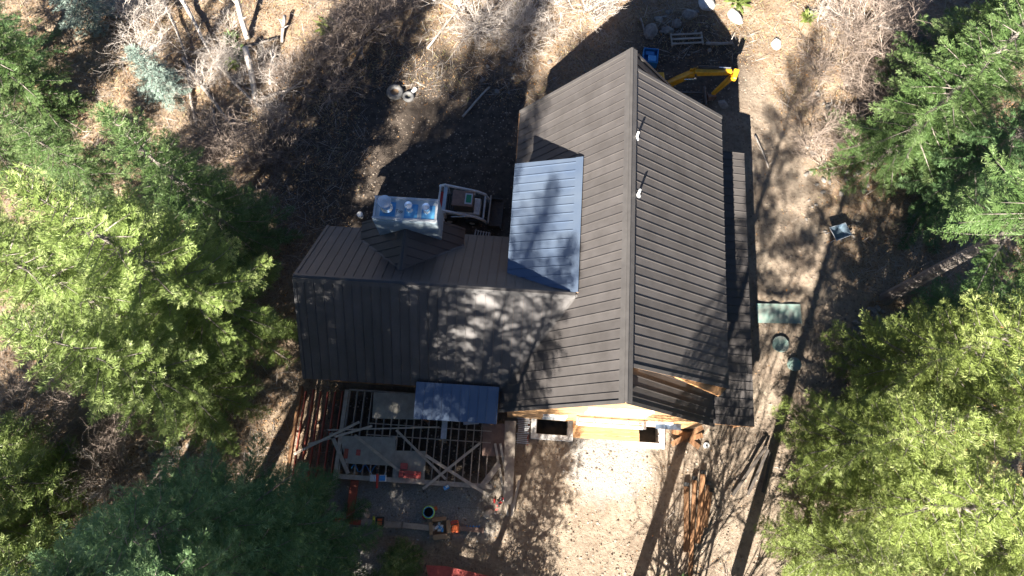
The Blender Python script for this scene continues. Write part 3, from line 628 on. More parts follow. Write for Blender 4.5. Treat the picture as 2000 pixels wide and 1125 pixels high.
for a, b, w, lab in (((1496, 872), (1430, 968), .17, 'leftmost shadow-coloured board of the fan leaning beside the bottom right spruce'), ((1500, 878), (1461, 966), .15, 'second shadow-coloured board of the fan beside the bottom right spruce'), ((1506, 884), (1490, 962), .16, 'rightmost shadow-coloured board of the fan, nearly upright in the picture')):
    plank(a, b, .5, .12, w, lab, 'shadewood', .06, 'shade_board', 'board')

# ------------------------------------------------------------------ septic lids and yard pieces
def lid(px, py, r_, lab):
    e = empty('septic_lid', gp(px, py), 0, lab, 'lid'); MB().cyl((0, 0, -.05), r_ * .92, .16, 28).build('riser', M['lidgreen'], e); MB().cyl((0, 0, .112), r_, .05, 28, r_ * .96).build('cover', M['lidgreen'], e, bevel=.01)
    MB().ring((0, 0, .165), r_ * .72, .012, 24, 6).build('rib', M['lidgreen'], e)
    for k in range(4): MB().cyl((r_ * .86 * math.cos(k * 1.57 + .5), r_ * .86 * math.sin(k * 1.57 + .5), .16), .025, .02, 6).build('bolt', M['steel'], e)
lid(1523, 673, .48, 'round pale green lid on the ground right of the porch roof')
lid(1550, 712, .40, 'smaller green lid half hidden by spruce twigs')
p = gp(1520, 613, .05); e = empty('plastic_sheet', p, -.02, 'pale green rectangular panel lying on the ground', 'panel'); MB().box((0, 0, 0), (2.55, 1.15, .03)).build('sheet', M['lidgreen'], e); MB().box((0, .54, .03), (2.55, .05, .03)).build('lip', M['lidgreen'], e)
p = gp(705, 423); e = empty('white_bucket', p, 0, 'white bucket standing left of the chimney', 'bucket'); MB().cyl((0, 0, 0), .15, .36, 18, .17).build('pail', M['white'], e); MB().ring((0, 0, .36), .17, .012, 18, 6).build('rim', M['white'], e)
# wheelbarrow
p = gp(1632, 460); e = empty('wheelbarrow', p, R(200), 'blue grey wheelbarrow parked on the dirt right of the cabin', 'wheelbarrow')
V = [(-.55, -.40, .62), (.50, -.44, .66), (.50, .44, .66), (-.55, .40, .62), (-.30, -.24, .30), (.28, -.28, .34), (.28, .28, .34), (-.30, .24, .30)]
V2 = [(x * .96, y * .96, z + .015) for x, y, z in V]
F = [(0, 1, 5, 4), (1, 2, 6, 5), (2, 3, 7, 6), (3, 0, 4, 7), (4, 5, 6, 7)]
mb = MB(); mb.add(V, [tuple(reversed(f)) for f in F]); mb.add(V2, F); mb.add(V[:4] + V2[:4], [(0, 1, 5, 4), (1, 2, 6, 5), (2, 3, 7, 6), (3, 0, 4, 7)]); mb.build('tray', M['barrow'], e)
MB().tube([V[0], V[1], V[2], V[3], V[0]], .022, 6).build('rim', M['galv'], e)
for s_ in (-1, 1):
    MB().tube([(1.05, s_ * .30, .55), (.3, s_ * .26, .32), (-.75, s_ * .06, .22)], .022, 6).build('handle', M['wood'], e); MB().tube([(.35, s_ * .26, .32), (.5, s_ * .3, .0)], .018, 6).build('leg', M['galv'], e)
    MB().tube([(1.05, s_ * .30, .55), (1.2, s_ * .31, .58)], .028, 6).build('grip', M['black'], e)
mb = MB().ring((0, 0, 0), .16, .05, 18, 8); w_ = mb.build('wheel', M['black'], e, smooth=True); w_.rotation_euler = (R(90), 0, 0); w_.location = (-.78, 0, .2)
# tyres by the brush
def tyre(px, py, r_, rr, lab, fill):
    e = empty('tyre', gp(px, py), 0, lab, 'tyre'); MB().ring((0, 0, rr * .9), r_, rr, 28, 10).build('carcass', M['tyre'], e, smooth=True); MB().cyl((0, 0, .01), r_ * .8, .04, 20).build('fill', fill, e)
tyre(772, 182, .40, .16, 'large old tyre filled with leaves in the shaded brush', M['card'])
tyre(798, 190, .27, .12, 'smaller tyre leaning against the large one', M['tyre'])
p = gp(809, 178); e = empty('white_block', p, R(55), 'small white block beside the two tyres', 'block'); MB().box((0, 0, .08), (.4, .22, .16)).build('body', M['white'], e, bevel=.015); MB().box((0, 0, .165), (.22, .1, .01)).build('recess', M['galv'], e)

# ------------------------------------------------------------------ machines
p = gp(906, 415); sk = empty('skid_steer', p, YAW - .03, 'white skid steer loader with dusty cab roof parked behind the chimney', 'loader')
def mpart(mb, n_, m_, par, bevel=0.0, smooth=False): return mb.build(n_, M[m_], par, bevel, smooth)
mpart(MB().box((-.1, 0, .72), (2.3, 1.05, .75)), 'chassis', 'machwhite', sk, .05)
mpart(MB().box((-1.25, 0, .85), (.35, 1.3, .9)), 'engine_door', 'machred', sk, .04)
mpart(MB().box((-.62, 0, 1.16), (.65, 1.0, .16)), 'grille', 'black', sk)
for k in range(6): mpart(MB().box((-.9 + k * .11, 0, 1.25), (.04, .92, .03)), 'slat', 'darksteel', sk)
cabx = mpart(MB().box((.12, 0, 1.5), (1.15, .86, 1.0)), 'cab', 'darksteel', sk, .04)
mpart(MB().box((.08, 0, 2.03), (1.22, .96, .07)), 'cab_roof', 'rust', sk, .03)
mpart(MB().box((.42, .0, 2.072), (.42, .66, .02)), 'hatch_frame', 'galv', sk); mpart(MB().box((.42, .0, 2.09), (.3, .5, .015)), 'hatch_pane', 'greenpane', sk, .005)
for s_ in (-1, 1):
    y_ = s_ * .80
    mpart(MB().tube([(-1.25, y_, 1.15), (-1.35, y_, 1.75), (-1.05, y_, 1.92), (-.3, y_, 1.72), (.75, y_, 1.42), (1.25, y_, 1.1), (1.45, y_ * .92, .55), (1.5, y_ * .9, .35)], .085, 6), 'lift_arm', 'machwhite', sk)
    mpart(MB().box((-1.0, y_, 1.3), (.3, .14, .8)), 'arm_tower', 'machwhite', sk, .03)
    mpart(MB().tube([(-.7, s_ * .68, .75), (.7, s_ * .7, 1.25)], .045, 8), 'cylinder', 'steel', sk)
    for xx in (-.72, .62):
        w_ = mpart(MB().ring((0, 0, 0), .28, .15, 20, 8), 'wheel', 'black', sk, smooth=True); w_.rotation_euler = (R(90), 0, 0); w_.location = (xx, s_ * .74, .42)
        h_ = mpart(MB().cyl((0, 0, -.1), .17, .2, 14), 'rim', 'machwhite', w_)
mpart(MB().tube([(-1.32, -.8, 1.75), (-1.32, .8, 1.75)], .06, 6), 'cross_tube', 'machwhite', sk); mpart(MB().box((-.98, 0, 1.86), (.2, 1.55, .08)), 'cross_plate', 'wrap', sk)
mpart(MB().tube([(1.28, -.78, 1.02), (1.28, .78, 1.02)], .06, 6), 'cross_tube', 'machwhite', sk)
mb = MB(); mb.box((1.55, 0, .45), (.06, 1.75, .7)); mb.box((1.95, 0, .1), (.8, 1.75, .05)); mb.box((1.9, .87, .3), (.7, .04, .45)); mb.box((1.9, -.87, .3), (.7, .04, .45)); mpart(mb, 'bucket', 'darksteel', sk)
mpart(MB().box((1.58, 0, .82), (.08, 1.8, .08)), 'bucket_lip', 'lumber', sk)
# ladder-like rack and mud pan behind the loader
p = gp(942, 463); e = empty('pallet_slats', p, -.2, 'small rack of pale slats at the corner behind the left wing', 'rack')
for k in range(6): MB().box((-.42 + k * .16, 0, .35), (.05, .5, .03)).build('slat', M['galv'], e)
for y_ in (-.22, .22): MB().box((0, y_, .3), (1.0, .05, .05)).build('rail', M['lumber'], e)
for s_ in (-1, 1): MB().box((s_ * .45, 0, .14), (.05, .4, .28)).build('leg', M['lumber'], e)

ex = empty('excavator', gp(1278, 206), 0, 'yellow mini excavator with its boom reaching out past the north gable', 'excavator'); EX = ex.location.copy()
def eb(mb, n_, m_, bev=0.0, par=None): return mb.build(n_, M[m_], par or ex, bev, off=EX)
b0, b1, b2 = at(1300, 166, 1.7), at(1358, 141, 3.0), at(1428, 141, 2.5)
st = at(1434, 146, 2.5); s1 = at(1392, 184, .8)
eb(MB().beam(b0, b1, .34, .44, taper=.95), 'boom', 'yellow', .03); eb(MB().beam(b1 - (b2 - b1).normalized() * .12, b2, .32, .42, taper=.75), 'boom', 'yellow', .03)
eb(MB().box(b1 + Vector((-.1, .12, .12)), (.5, .12, .3), .25), 'boom_lug', 'yellow', .03)
k0 = b1 + Vector((.15, .22, .22)); k1 = b2 + Vector((-.05, .2, .14))
eb(MB().tube([k0, k0.lerp(k1, .62)], .075, 10), 'cylinder', 'black'); eb(MB().tube([k0.lerp(k1, .6), k1], .04, 10), 'rod', 'steel')
eb(MB().beam(st + Vector((.12, .25, .05)), st + Vector((-.05, -.35, 0)), .32, .5, taper=.7), 'stick_head', 'yellow', .04)
eb(MB().beam(st + Vector((-.1, -.1, 0)), s1, .26, .36, taper=.7), 'stick', 'yellow', .03); eb(MB().tube([b1 + Vector((-.6, -.3, -.3)), b1 + Vector((.1, -.25, -.3))], .05, 8), 'cylinder', 'steel')
for dy in (.12, .2): eb(MB().tube([b0 + Vector((0, dy, .3)), b1 + Vector((-.3, dy, .28)), b1 + Vector((.4, dy - .1, .3)), b2 + Vector((-.4, dy - .1, .25))], .022, 5), 'hose', 'black')
for q_ in (b1, st): eb(MB().tube([q_ + Vector((0, -.25, 0)), q_ + Vector((0, .25, 0))], .07, 10), 'pin', 'darksteel')
bk = at(1389, 192, .35); mb = MB(); mb.box(bk, (.5, .08, .5), .2); mb.box(bk + Vector((0, .2, -.2)), (.5, .45, .06), .2)
for s_ in (-1, 1): mb.box(bk + Vector((s_ * .25, .15, 0)), (.04, .4, .45), .2)
eb(mb, 'bucket', 'rust', .02)
c = EX
eb(MB().box(c + Vector((-.9, -.2, 1.15)), (1.9, 1.5, .75)), 'upper_body', 'yellow', .12); eb(MB().box(c + Vector((-.5, .1, 2.0)), (1.1, 1.0, 1.1)), 'cab', 'dark', .06); eb(MB().box(c + Vector((-.5, .1, 2.58)), (1.2, 1.1, .07)), 'cab_roof', 'yellow', .03)
for s_ in (-1, 1):
    eb(MB().box(c + Vector((-.4, s_ * .65 - .2, .3)), (2.4, .36, .5)), 'track', 'black', .12)
bl = at(1364, 192, .25); mb = MB()
for s_ in (-1, 1): mb.beam(bl + Vector((-1.2, s_ * .35, .1)), bl + Vector((.25, s_ * .35, .05)), .12, .14)
mb.box(bl + Vector((.38, 0, .12)), (.1, 1.35, .42)); eb(mb, 'blade', 'darksteel', .02)
p = gp(1268, 118); e = empty('blue_crate', p, -.12, 'blue plastic crate in the shade beyond the roof peak', 'crate')
mb = MB()
for c_, s_ in (((0, -.5, .3), (.95, .05, .6)), ((0, .5, .3), (.95, .05, .6)), ((-.45, 0, .3), (.05, .95, .6)), ((.45, 0, .3), (.05, .95, .6)), ((0, 0, .2), (.9, 1, .05))): mb.box(c_, s_)
mb.build('shell', M['tarpblue'], e); MB().box((.12, -.18, .42), (.55, .45, .3)).build('packed_box', M['wrapblue'], e, bevel=.03); MB().box((-.05, .25, .38), (.6, .3, .2)).build('packed_box', M['tarpblue'], e, bevel=.03)
p = gp(1340, 80); e = empty('old_pallet', p, .06, 'dark old wooden crate frame near the top boulders', 'pallet')
for y_ in (-.35, 0, .35): MB().box((0, y_, .2), (2.1, .12, .05)).build('slat', M['lumber'], e)
for x_ in (-1, 1): MB().box((x_, 0, .14), (.1, .95, .12)).build('bearer', M['lumber'], e)

# ------------------------------------------------------------------ rocks
ROCK = [lump((1, .85, .6), 100 + k) for k in range(7)]
for m_ in ROCK: m_.materials.append(M['rock'])
def rock(px, py, r_, lab, m_='rock', name='boulder', cat='boulder', group=None):
    o = link(name, random.choice(ROCK)); p = gp(px, py, r_ * .05); o.location = p; o.rotation_euler = (random.uniform(-.2, .2), random.uniform(-.2, .2), random.uniform(0, 6.28)); o.scale = (r_, r_ * random.uniform(.75, 1), r_ * random.uniform(.7, 1))
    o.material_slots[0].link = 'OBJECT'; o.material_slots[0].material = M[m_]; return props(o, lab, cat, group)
rock(1346, 28, .62, 'large grey boulder in the shade at the top, right of centre'); rock(1322, 47, .48, 'grey boulder touching the lower left of the large shaded one'); rock(1287, 37, .36, 'small grey boulder left of the shaded boulder pair')
rock(1379, 8, .72, 'bright white boulder cut by the top edge', 'rockpale'); rock(1437, 30, .78, 'biggest bright white boulder near the top edge', 'rockpale'); rock(1270, 62, .7, 'dark rounded boulder just above the roof peak'); rock(1304, 60, .5, 'dark boulder right of the rounded one above the roof peak')
rock(1412, 205, .4, 'grey boulder in the shade right of the excavator tracks'); rock(1516, 88, .5, 'flat pale boulder on the sunlit dirt near the top right', 'rockpale'); rock(1788, 420, .6, 'grey boulder between the trunks at the right')
for (x0, y0, x1, y1), n_, rr, grp in (((1575, 110, 1700, 470), 60, (.08, .26), 'stones on the rough bank right of the cabin'), ((1665, 600, 1730, 650), 34, (.12, .28), 'stones piled near the big trunk'), ((180, 850, 400, 905), 44, (.10, .26), 'stones in the dark gully at the left'), ((940, 90, 1160, 190), 22, (.08, .22), 'stones on the shaded slope behind the roof'), ((1260, 20, 1410, 110), 16, (.1, .28), 'stones among the roots near the top'), ((250, 870, 330, 960), 14, (.1, .2), 'stones beside the bare bush at the lower left')):
    for k in range(n_): rock(random.uniform(x0, x1), random.uniform(y0, y1), random.uniform(*rr) , 'one of the small grey ' + grp, 'rock', 'stone', 'stone', grp)

# ------------------------------------------------------------------ conifers
def conifer(seed, h, cb, Rr, nb, sub=.062, sag=.28, loose=1.0):
    g = np.random.default_rng(seed); P = []; D = []; SD = []; Lg = []; T = []; wood = MB()
    for i in range(nb):
        t = (i + g.random()) / nb; t = t ** .92
        z = cb + (h - cb) * t; r = Rr * ((1 - t) ** .72) * g.uniform(.62, 1.12) + .12
        az = i * 2.39996 + g.normal(0, .25); pit = math.radians(-6 + 58 * t ** 1.6 + g.normal(0, 6)); sg = sag * (1 - t) * g.uniform(.6, 1.3)
        f = np.array([math.cos(az), math.sin(az), 0]); sv = np.array([-f[1], f[0], 0]); bend = g.normal(0, .12); sv = sv + np.array([0, 0, g.normal(0, .38)]); sv /= np.linalg.norm(sv)
        pos = lambda s: f * (r * s) + sv * (bend * r * s * s) + np.array([0, 0, z + r * (math.tan(pit) * s - sg * s * s + .55 * sg * s ** 4)])
        bt = g.uniform(0, 1)
        if r > .5: wood.tube([pos(s) for s in (0, .45, .9)], [.012 + .012 * r, .008 + .008 * r, .006], 3, False)
        n = max(4, int(r / (.15 * loose)))
        for s in np.linspace(.22 if r > 1 else .05, 1.0, n):
            p = pos(s); d = pos(min(s + .03, 1.03)) - pos(s - .03); d /= np.linalg.norm(d)
            tl = min(.62, (.30 * r) * (1.03 - s) ** .6 + .16) * g.uniform(.7, 1.25)
            for sgn in ((-1, 1) if s < .97 else (-1, 0, 1)):
                a = math.radians(g.uniform(42, 66)) * sgn
                dd = d * math.cos(a) + sv * math.sin(a) + np.array([0, 0, g.normal(-.06, .24)]); dd /= np.linalg.norm(dd)
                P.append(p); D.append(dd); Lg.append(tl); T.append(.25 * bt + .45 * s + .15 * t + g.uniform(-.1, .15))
    P, D, Lg, T = np.array(P), np.array(D), np.array(Lg), np.array(T)
    up = np.array([0, 0, 1.0]); SDv = np.cross(D, up + g.normal(0, .25, D.shape)); SDv /= np.linalg.norm(SDv, axis=1)[:, None] + 1e-9
    QP, QD, QL, QW, QT = [P], [D], [Lg * 1.05], [np.full(len(P), .02)], [T]
    kmax = int(.95 / sub) + 1
    for k in range(kmax):
        u = (k + .6) * sub; m_ = Lg > u + .02
        if not m_.any(): break
        fr = (u / Lg[m_])
        for sgn in (-1, 1):
            a = np.radians(g.uniform(28, 55, m_.sum())) * sgn
            dd = D[m_] * np.cos(a)[:, None] + SDv[m_] * np.sin(a)[:, None] + g.normal(0, .14, (m_.sum(), 3)) * np.array([.6, .6, 1]); dd /= np.linalg.norm(dd, axis=1)[:, None]
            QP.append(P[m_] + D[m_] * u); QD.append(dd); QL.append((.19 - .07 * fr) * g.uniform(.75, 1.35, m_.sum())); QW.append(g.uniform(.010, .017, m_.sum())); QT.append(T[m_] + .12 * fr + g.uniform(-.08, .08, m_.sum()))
    QP, QD, QL, QW, QT = (np.concatenate(a) for a in (QP, QD, QL, QW, QT))
    rv = g.normal(0, 1, QD.shape); rv[:, 2] *= .5; sdv = np.cross(QD, np.where(np.abs(QD[:, 2:3]) > .9, np.array([1., 0, 0]), up) + rv * .5); sdv /= np.linalg.norm(sdv, axis=1)[:, None] + 1e-9
    mid = QP + QD * (QL * .5)[:, None]
    V = np.stack([QP, mid + sdv * QW[:, None], QP + QD * QL[:, None], mid - sdv * QW[:, None]], 1).reshape(-1, 3)
    crown = np_mesh('crown', V, np.arange(len(V)).reshape(-1, 4), np.clip(QT, 0, 1)); crown.materials.append(GREEN['mid'])
    tw = MB(); br = .02 * h * .75
    tw.tube([(0, 0, -.3), (0, 0, .4), (.03, .0, h * .3), (-.02, .03, h * .65), (0, 0, h * .98)], [br * 1.35, br, br * .78, br * .42, .015], 10)
    tw.add(wood.v, wood.f)
    tm_ = bpy.data.meshes.new('trunk'); tm_.from_pydata(tw.v, [], tw.f); tm_.materials.append(M['bark']); tm_.update()
    return crown, tm_
VAR = {
 'A': conifer(11, 18, 1.2, 3.7, 190), 'B': conifer(12, 16, .8, 3.4, 170), 'C': conifer(13, 13, .6, 3.1, 150), 'D': conifer(14, 20, 8.0, 2.9, 105), 'S': conifer(15, 5, .2, 1.5, 90, sub=.08), 'P': conifer(16, 14, 7.0, 1.5, 60),
 'L': conifer(17, 13, .8, 3.4, 145, loose=1.05), 'E': conifer(18, 19, 1.5, 4.0, 185), 'H': conifer(19, 18, 6.0, 3.8, 140),
}
def tree(px, py, var, sc, col, lab, grp='conifers around the clearing', name='spruce_tree', base=None, sz=1.0, rz=None):
    p = gp(px, py) if base is None else Vector((base[0], base[1], float(gz(base[0], base[1]))))
    e = empty(name, p, random.uniform(0, 6.28) if rz is None else rz, lab, 'tree', grp); c_, t_ = VAR[var]
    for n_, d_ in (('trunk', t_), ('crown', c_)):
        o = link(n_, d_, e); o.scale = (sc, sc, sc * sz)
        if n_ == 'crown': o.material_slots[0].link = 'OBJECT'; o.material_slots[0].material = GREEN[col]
    return e
TREES = [
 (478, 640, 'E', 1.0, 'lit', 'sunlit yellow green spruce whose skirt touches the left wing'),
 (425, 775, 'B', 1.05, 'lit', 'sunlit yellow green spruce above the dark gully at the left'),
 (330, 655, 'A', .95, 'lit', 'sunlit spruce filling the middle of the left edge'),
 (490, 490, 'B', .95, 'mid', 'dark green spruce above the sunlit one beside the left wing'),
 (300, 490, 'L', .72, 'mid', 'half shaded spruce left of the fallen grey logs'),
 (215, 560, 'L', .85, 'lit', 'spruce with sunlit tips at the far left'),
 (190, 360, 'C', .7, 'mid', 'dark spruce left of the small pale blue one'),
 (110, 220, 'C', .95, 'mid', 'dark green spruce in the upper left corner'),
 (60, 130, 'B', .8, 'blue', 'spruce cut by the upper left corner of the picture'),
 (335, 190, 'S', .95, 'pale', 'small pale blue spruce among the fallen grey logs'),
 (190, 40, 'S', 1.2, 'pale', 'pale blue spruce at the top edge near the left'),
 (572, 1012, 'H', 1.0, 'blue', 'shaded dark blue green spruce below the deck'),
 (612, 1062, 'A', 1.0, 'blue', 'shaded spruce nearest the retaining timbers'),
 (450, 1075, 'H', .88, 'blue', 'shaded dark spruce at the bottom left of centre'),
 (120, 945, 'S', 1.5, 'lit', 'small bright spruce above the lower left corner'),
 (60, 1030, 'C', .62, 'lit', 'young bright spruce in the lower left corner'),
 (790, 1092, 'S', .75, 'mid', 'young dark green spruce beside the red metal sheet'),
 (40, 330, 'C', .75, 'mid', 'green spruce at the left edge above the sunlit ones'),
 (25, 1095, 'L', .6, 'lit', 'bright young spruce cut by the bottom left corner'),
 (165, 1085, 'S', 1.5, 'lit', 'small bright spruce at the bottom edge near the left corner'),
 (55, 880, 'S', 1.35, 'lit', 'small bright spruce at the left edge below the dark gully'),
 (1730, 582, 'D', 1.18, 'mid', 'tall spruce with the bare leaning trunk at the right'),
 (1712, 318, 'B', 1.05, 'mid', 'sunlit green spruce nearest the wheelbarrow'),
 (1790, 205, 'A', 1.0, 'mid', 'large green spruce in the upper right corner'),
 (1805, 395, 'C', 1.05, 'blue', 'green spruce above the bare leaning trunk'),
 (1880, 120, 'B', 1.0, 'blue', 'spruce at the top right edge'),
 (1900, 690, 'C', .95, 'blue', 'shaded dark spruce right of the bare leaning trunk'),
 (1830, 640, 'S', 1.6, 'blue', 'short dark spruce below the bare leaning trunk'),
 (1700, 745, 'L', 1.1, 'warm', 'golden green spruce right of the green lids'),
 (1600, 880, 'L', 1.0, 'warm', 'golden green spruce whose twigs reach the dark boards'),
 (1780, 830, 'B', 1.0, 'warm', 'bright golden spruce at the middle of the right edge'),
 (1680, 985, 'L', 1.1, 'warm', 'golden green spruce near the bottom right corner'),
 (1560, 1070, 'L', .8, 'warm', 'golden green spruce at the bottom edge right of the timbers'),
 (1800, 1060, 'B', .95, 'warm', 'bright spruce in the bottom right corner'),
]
for px, py, v, sc, colr, lab in TREES: tree(px, py, v, sc, colr, lab)
# trees standing south of the picture; they throw the long shadows that cross it
OUT = [((-3.3, -8.6), 'P', 1.0, 'slim high crowned spruce standing below the picture, left of centre'), ((-1.3, -7.8), 'S', 1.55, 'small spruce standing just below the picture, left of centre'),
 ((5.6, -6.3), 'D', 1.15, 'tall spruce standing just below the row of timbers'), ((10.4, -6.8), 'D', 1.15, 'tallest spruce standing below the dark boards'),
 ((-14.0, -8.3), 'D', 1.35, 'spruce standing just below the bottom left edge'), ((-10.3, -8.0), 'E', 1.25, 'large spruce standing below the shaded trees'), ((-6.9, -7.6), 'E', .84, 'spruce standing below the young dark green one'),
 ((-8.9, -12.4), 'D', 1.22, 'tallest spruce standing below the shaded trees'), ((-21.8, -8.6), 'E', 1.2, 'spruce standing below the lower left trees'), ((-24.0, -18), 'B', 1.1, 'spruce standing far below the lower left corner'),
 ((-32.5, -7.5), 'E', 1.0, 'large spruce standing beyond the lower left corner'), ((-12.2, -11.2), 'E', 1.25, 'tall spruce standing in the second row below the shaded trees'), ((-16.4, -12.0), 'D', 1.6, 'tall spruce standing in the second row below the lower left trees'), ((-6.2, -10.9), 'A', 1.2, 'tall spruce standing in the second row below the red metal sheet'), ((-17.4, -8.9), 'D', 1.35, 'high crowned spruce standing below the shaded trees at the left'), ((17.5, -9.5), 'L', 1.0, 'spruce standing below the golden green trees'), ((23, -10), 'B', 1.0, 'large spruce standing below the bottom right corner'), ((-27.5, -8.5), 'A', .9, 'spruce standing far beyond the lower left corner')]
for b, v, sc, lab in OUT: tree(0, 0, v, sc, 'mid', lab, base=b)

# ------------------------------------------------------------------ bare brush, snags and logs
def bare_bush(seed, n, h, spread, lean=(0, 0)):
    g = random.Random(seed); V = []; F = []
    def seg(p, q, r0, r1):
        d = (q - p).normalized(); a = d.cross(Vector((.3, .5, .81))).normalized(); b = d.cross(a); i = len(V)
        for e_, r_ in ((p, r0), (q, r1)):
            for k in range(3): V.append(tuple(e_ + (a * math.cos(2.094 * k) + b * math.sin(2.094 * k)) * r_))
        for k in range(3): F.append((i + k, i + (k + 1) % 3, i + 3 + (k + 1) % 3, i + 3 + k))
    def grow(p, d, L_, r_, lvl):
        n_ = 4 if lvl < 2 else 3; q = p
        for k in range(n_):
            d = (d + Vector((g.gauss(0, .16), g.gauss(0, .16), g.gauss(-.03, .1)))).normalized(); q2 = q + d * (L_ / n_); seg(q, q2, r_ * (1 - k / n_ * .7), r_ * (1 - (k + 1) / n_ * .7)); q = q2
            if lvl < 3 and (k > 0 or lvl == 0):
                for _ in range(g.choice((1, 2, 2)) if lvl < 2 else g.choice((0, 1, 1))):
                    e_ = (d + Vector((g.gauss(0, .6), g.gauss(0, .6), g.gauss(.05, .35)))).normalized(); grow(q, e_, L_ * g.uniform(.35, .6), r_ * .55, lvl + 1)
    for i in range(n):
        a = g.uniform(0, 6.28); tilt = g.uniform(.2, 1.0) * spread
        d = Vector((math.cos(a) * tilt + lean[0], math.sin(a) * tilt + lean[1], 1)).normalized(); grow(Vector((math.cos(a) * .1, math.sin(a) * .1, -.05)), d, h * g.uniform(.6, 1.1), .021 * h ** .5, 0)
    m_ = bpy.data.meshes.new('branches'); m_.from_pydata(V, [], F); m_.materials.append(M['twig']); m_.update(); return m_
BUSH = [bare_bush(1, 10, 2.2, 1.2), bare_bush(2, 12, 1.8, 1.6), bare_bush(3, 9, 2.8, .9), bare_bush(4, 11, 2.0, 1.3, (.5, -.5)), bare_bush(5, 8, 2.4, 1.1, (-.6, .1))]
def bush(px, py, sc, lab, m_='twig', grp='bare grey brush', v=None):
    o = link('bare_shrub', BUSH[random.randrange(5) if v is None else v]); o.location = gp(px, py, -.05); o.rotation_euler = (0, 0, random.uniform(0, 6.28)); sc *= 1.25; o.scale = (sc, sc, sc * .75)
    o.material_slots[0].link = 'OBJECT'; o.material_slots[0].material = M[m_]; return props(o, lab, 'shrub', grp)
ORD = ['leftmost', 'second from left', 'third from left', 'fourth from left', 'fifth from left', 'sixth from left', 'seventh from left', 'eighth from left', 'ninth from left', 'tenth from left', 'eleventh from left', 'twelfth from left', 'thirteenth from left', 'fourteenth from left', 'rightmost']
def brush_patch(spots, m_, phrase, grp):
    spots = sorted(spots)
    for k, (x, y, s_) in enumerate(spots): bush(x, y, s_, (ORD[k] if k < len(spots) - 1 else 'rightmost') + ' of the leafless ' + phrase, m_, grp)
brush_patch([(random.uniform(640, 800), random.uniform(-10, 110), random.uniform(.7, 1.1)) for _ in range(9)], 'twig', 'grey shrubs at the top, left of centre', 'leafless shrubs at the top left of centre')
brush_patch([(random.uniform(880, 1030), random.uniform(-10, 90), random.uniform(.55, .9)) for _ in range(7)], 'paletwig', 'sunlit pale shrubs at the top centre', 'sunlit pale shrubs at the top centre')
brush_patch([(random.uniform(1660, 1800), random.uniform(20, 260), random.uniform(.8, 1.25)) for _ in range(15)], 'twig', 'shrubs by the upper right spruces', 'leafless shrubs by the upper right spruces')
brush_patch([(random.uniform(360, 560), random.uniform(260, 380), random.uniform(.7, 1.1)) for _ in range(10)], 'twig', 'shrubs tangled below the fallen grey logs', 'tangled shrubs below the fallen logs')
brush_patch([(random.uniform(20, 280), random.uniform(800, 960), random.uniform(.7, 1.1)) for _ in range(10)], 'twig', 'shrubs around the dark gully at the lower left', 'shrubs around the dark gully')
brush_patch([(random.uniform(230, 330), random.uniform(20, 150), random.uniform(.6, 1.0)) for _ in range(6)], 'paletwig', 'pale shrubs between the two pale blue spruces', 'pale shrubs at the upper left')
brush_patch([(random.uniform(560, 680), random.uniform(20, 230), random.uniform(.45, .8)) for _ in range(10)], 'twig', 'low shrubs right of the thick pale snag', 'low shrubs right of the snag')
brush_patch([(random.uniform(1000, 1200), random.uniform(-5, 60), random.uniform(.4, .7)) for _ in range(8)], 'paletwig', 'low shrubs along the top edge above the roof', 'low shrubs above the roof')
brush_patch([(random.uniform(1570, 1690), random.uniform(110, 330), random.uniform(.5, .85)) for _ in range(12)], 'twig', 'low shrubs on the stony bank', 'low shrubs on the stony bank')
brush_patch([(random.uniform(390, 560), random.uniform(10, 250), random.uniform(.35, .65)) for _ in range(12)], 'paletwig', 'small shrubs among the fallen grey logs', 'small shrubs among the logs')
brush_patch([(random.uniform(0, 260), random.uniform(730, 860), random.uniform(.6, 1.0)) for _ in range(9)], 'twig', 'shrubs below the sunlit spruces at the left edge', 'shrubs below the left spruces')
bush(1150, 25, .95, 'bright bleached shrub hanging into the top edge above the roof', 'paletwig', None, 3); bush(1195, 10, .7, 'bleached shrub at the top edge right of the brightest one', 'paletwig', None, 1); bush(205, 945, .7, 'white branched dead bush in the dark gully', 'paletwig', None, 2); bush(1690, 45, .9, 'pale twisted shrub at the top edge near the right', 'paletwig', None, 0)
bush(1600, 40, .7, 'thin shrub on the sunlit litter right of the white boulders', 'paletwig', None, 1)
for (bx, by), v_, sc_, lab in (((6.9, -6.9), 2, 3.0, 'tall leafless tree standing just below the row of timbers'), ((8.7, -8.2), 0, 3.4, 'leafless tree standing below the dark boards')):
    o = link('bare_tree', BUSH[v_]); o.location = (bx, by, float(gz(bx, by)) - .05); o.scale = (sc_ * .62, sc_ * .62, sc_ * 1.25); o.rotation_euler = (0, 0, bx); props(o, lab, 'tree', 'leafless trees below the picture')
def log(a, b, r0, r1, lab, z0=.1, z1=.1, m_='greybark', name='fallen_log', stubs=4):
    A, B = gp(*a, z0), gp(*b, z1); c = (A + B) / 2; e = empty(name, (c.x, c.y, float(gz(c.x, c.y))), 0, lab, 'log'); c = e.location.copy(); d = B - A
    sd_ = Vector((-d.y, d.x, 0)).normalized(); w_ = d.length * .012
    pts = [A.lerp(B, t) + sd_ * math.sin(t * 5 + a[0]) * w_ - c for t in (0, .25, .5, .75, 1)]
    MB().tube(pts, [r0 + (r1 - r0) * t for t in (0, .25, .5, .75, 1)], 9).build('stem', M[m_], e, smooth=True)
    for k in range(stubs):
        t = random.uniform(.15, .95); p_ = A.lerp(B, t) - c; q_ = p_ + Vector((random.uniform(-.5, .5), random.uniform(-.5, .5), random.uniform(.1, .6))); MB().tube([p_, q_], [r1 * .5, .008], 5).build('branch_stub', M[m_], e)
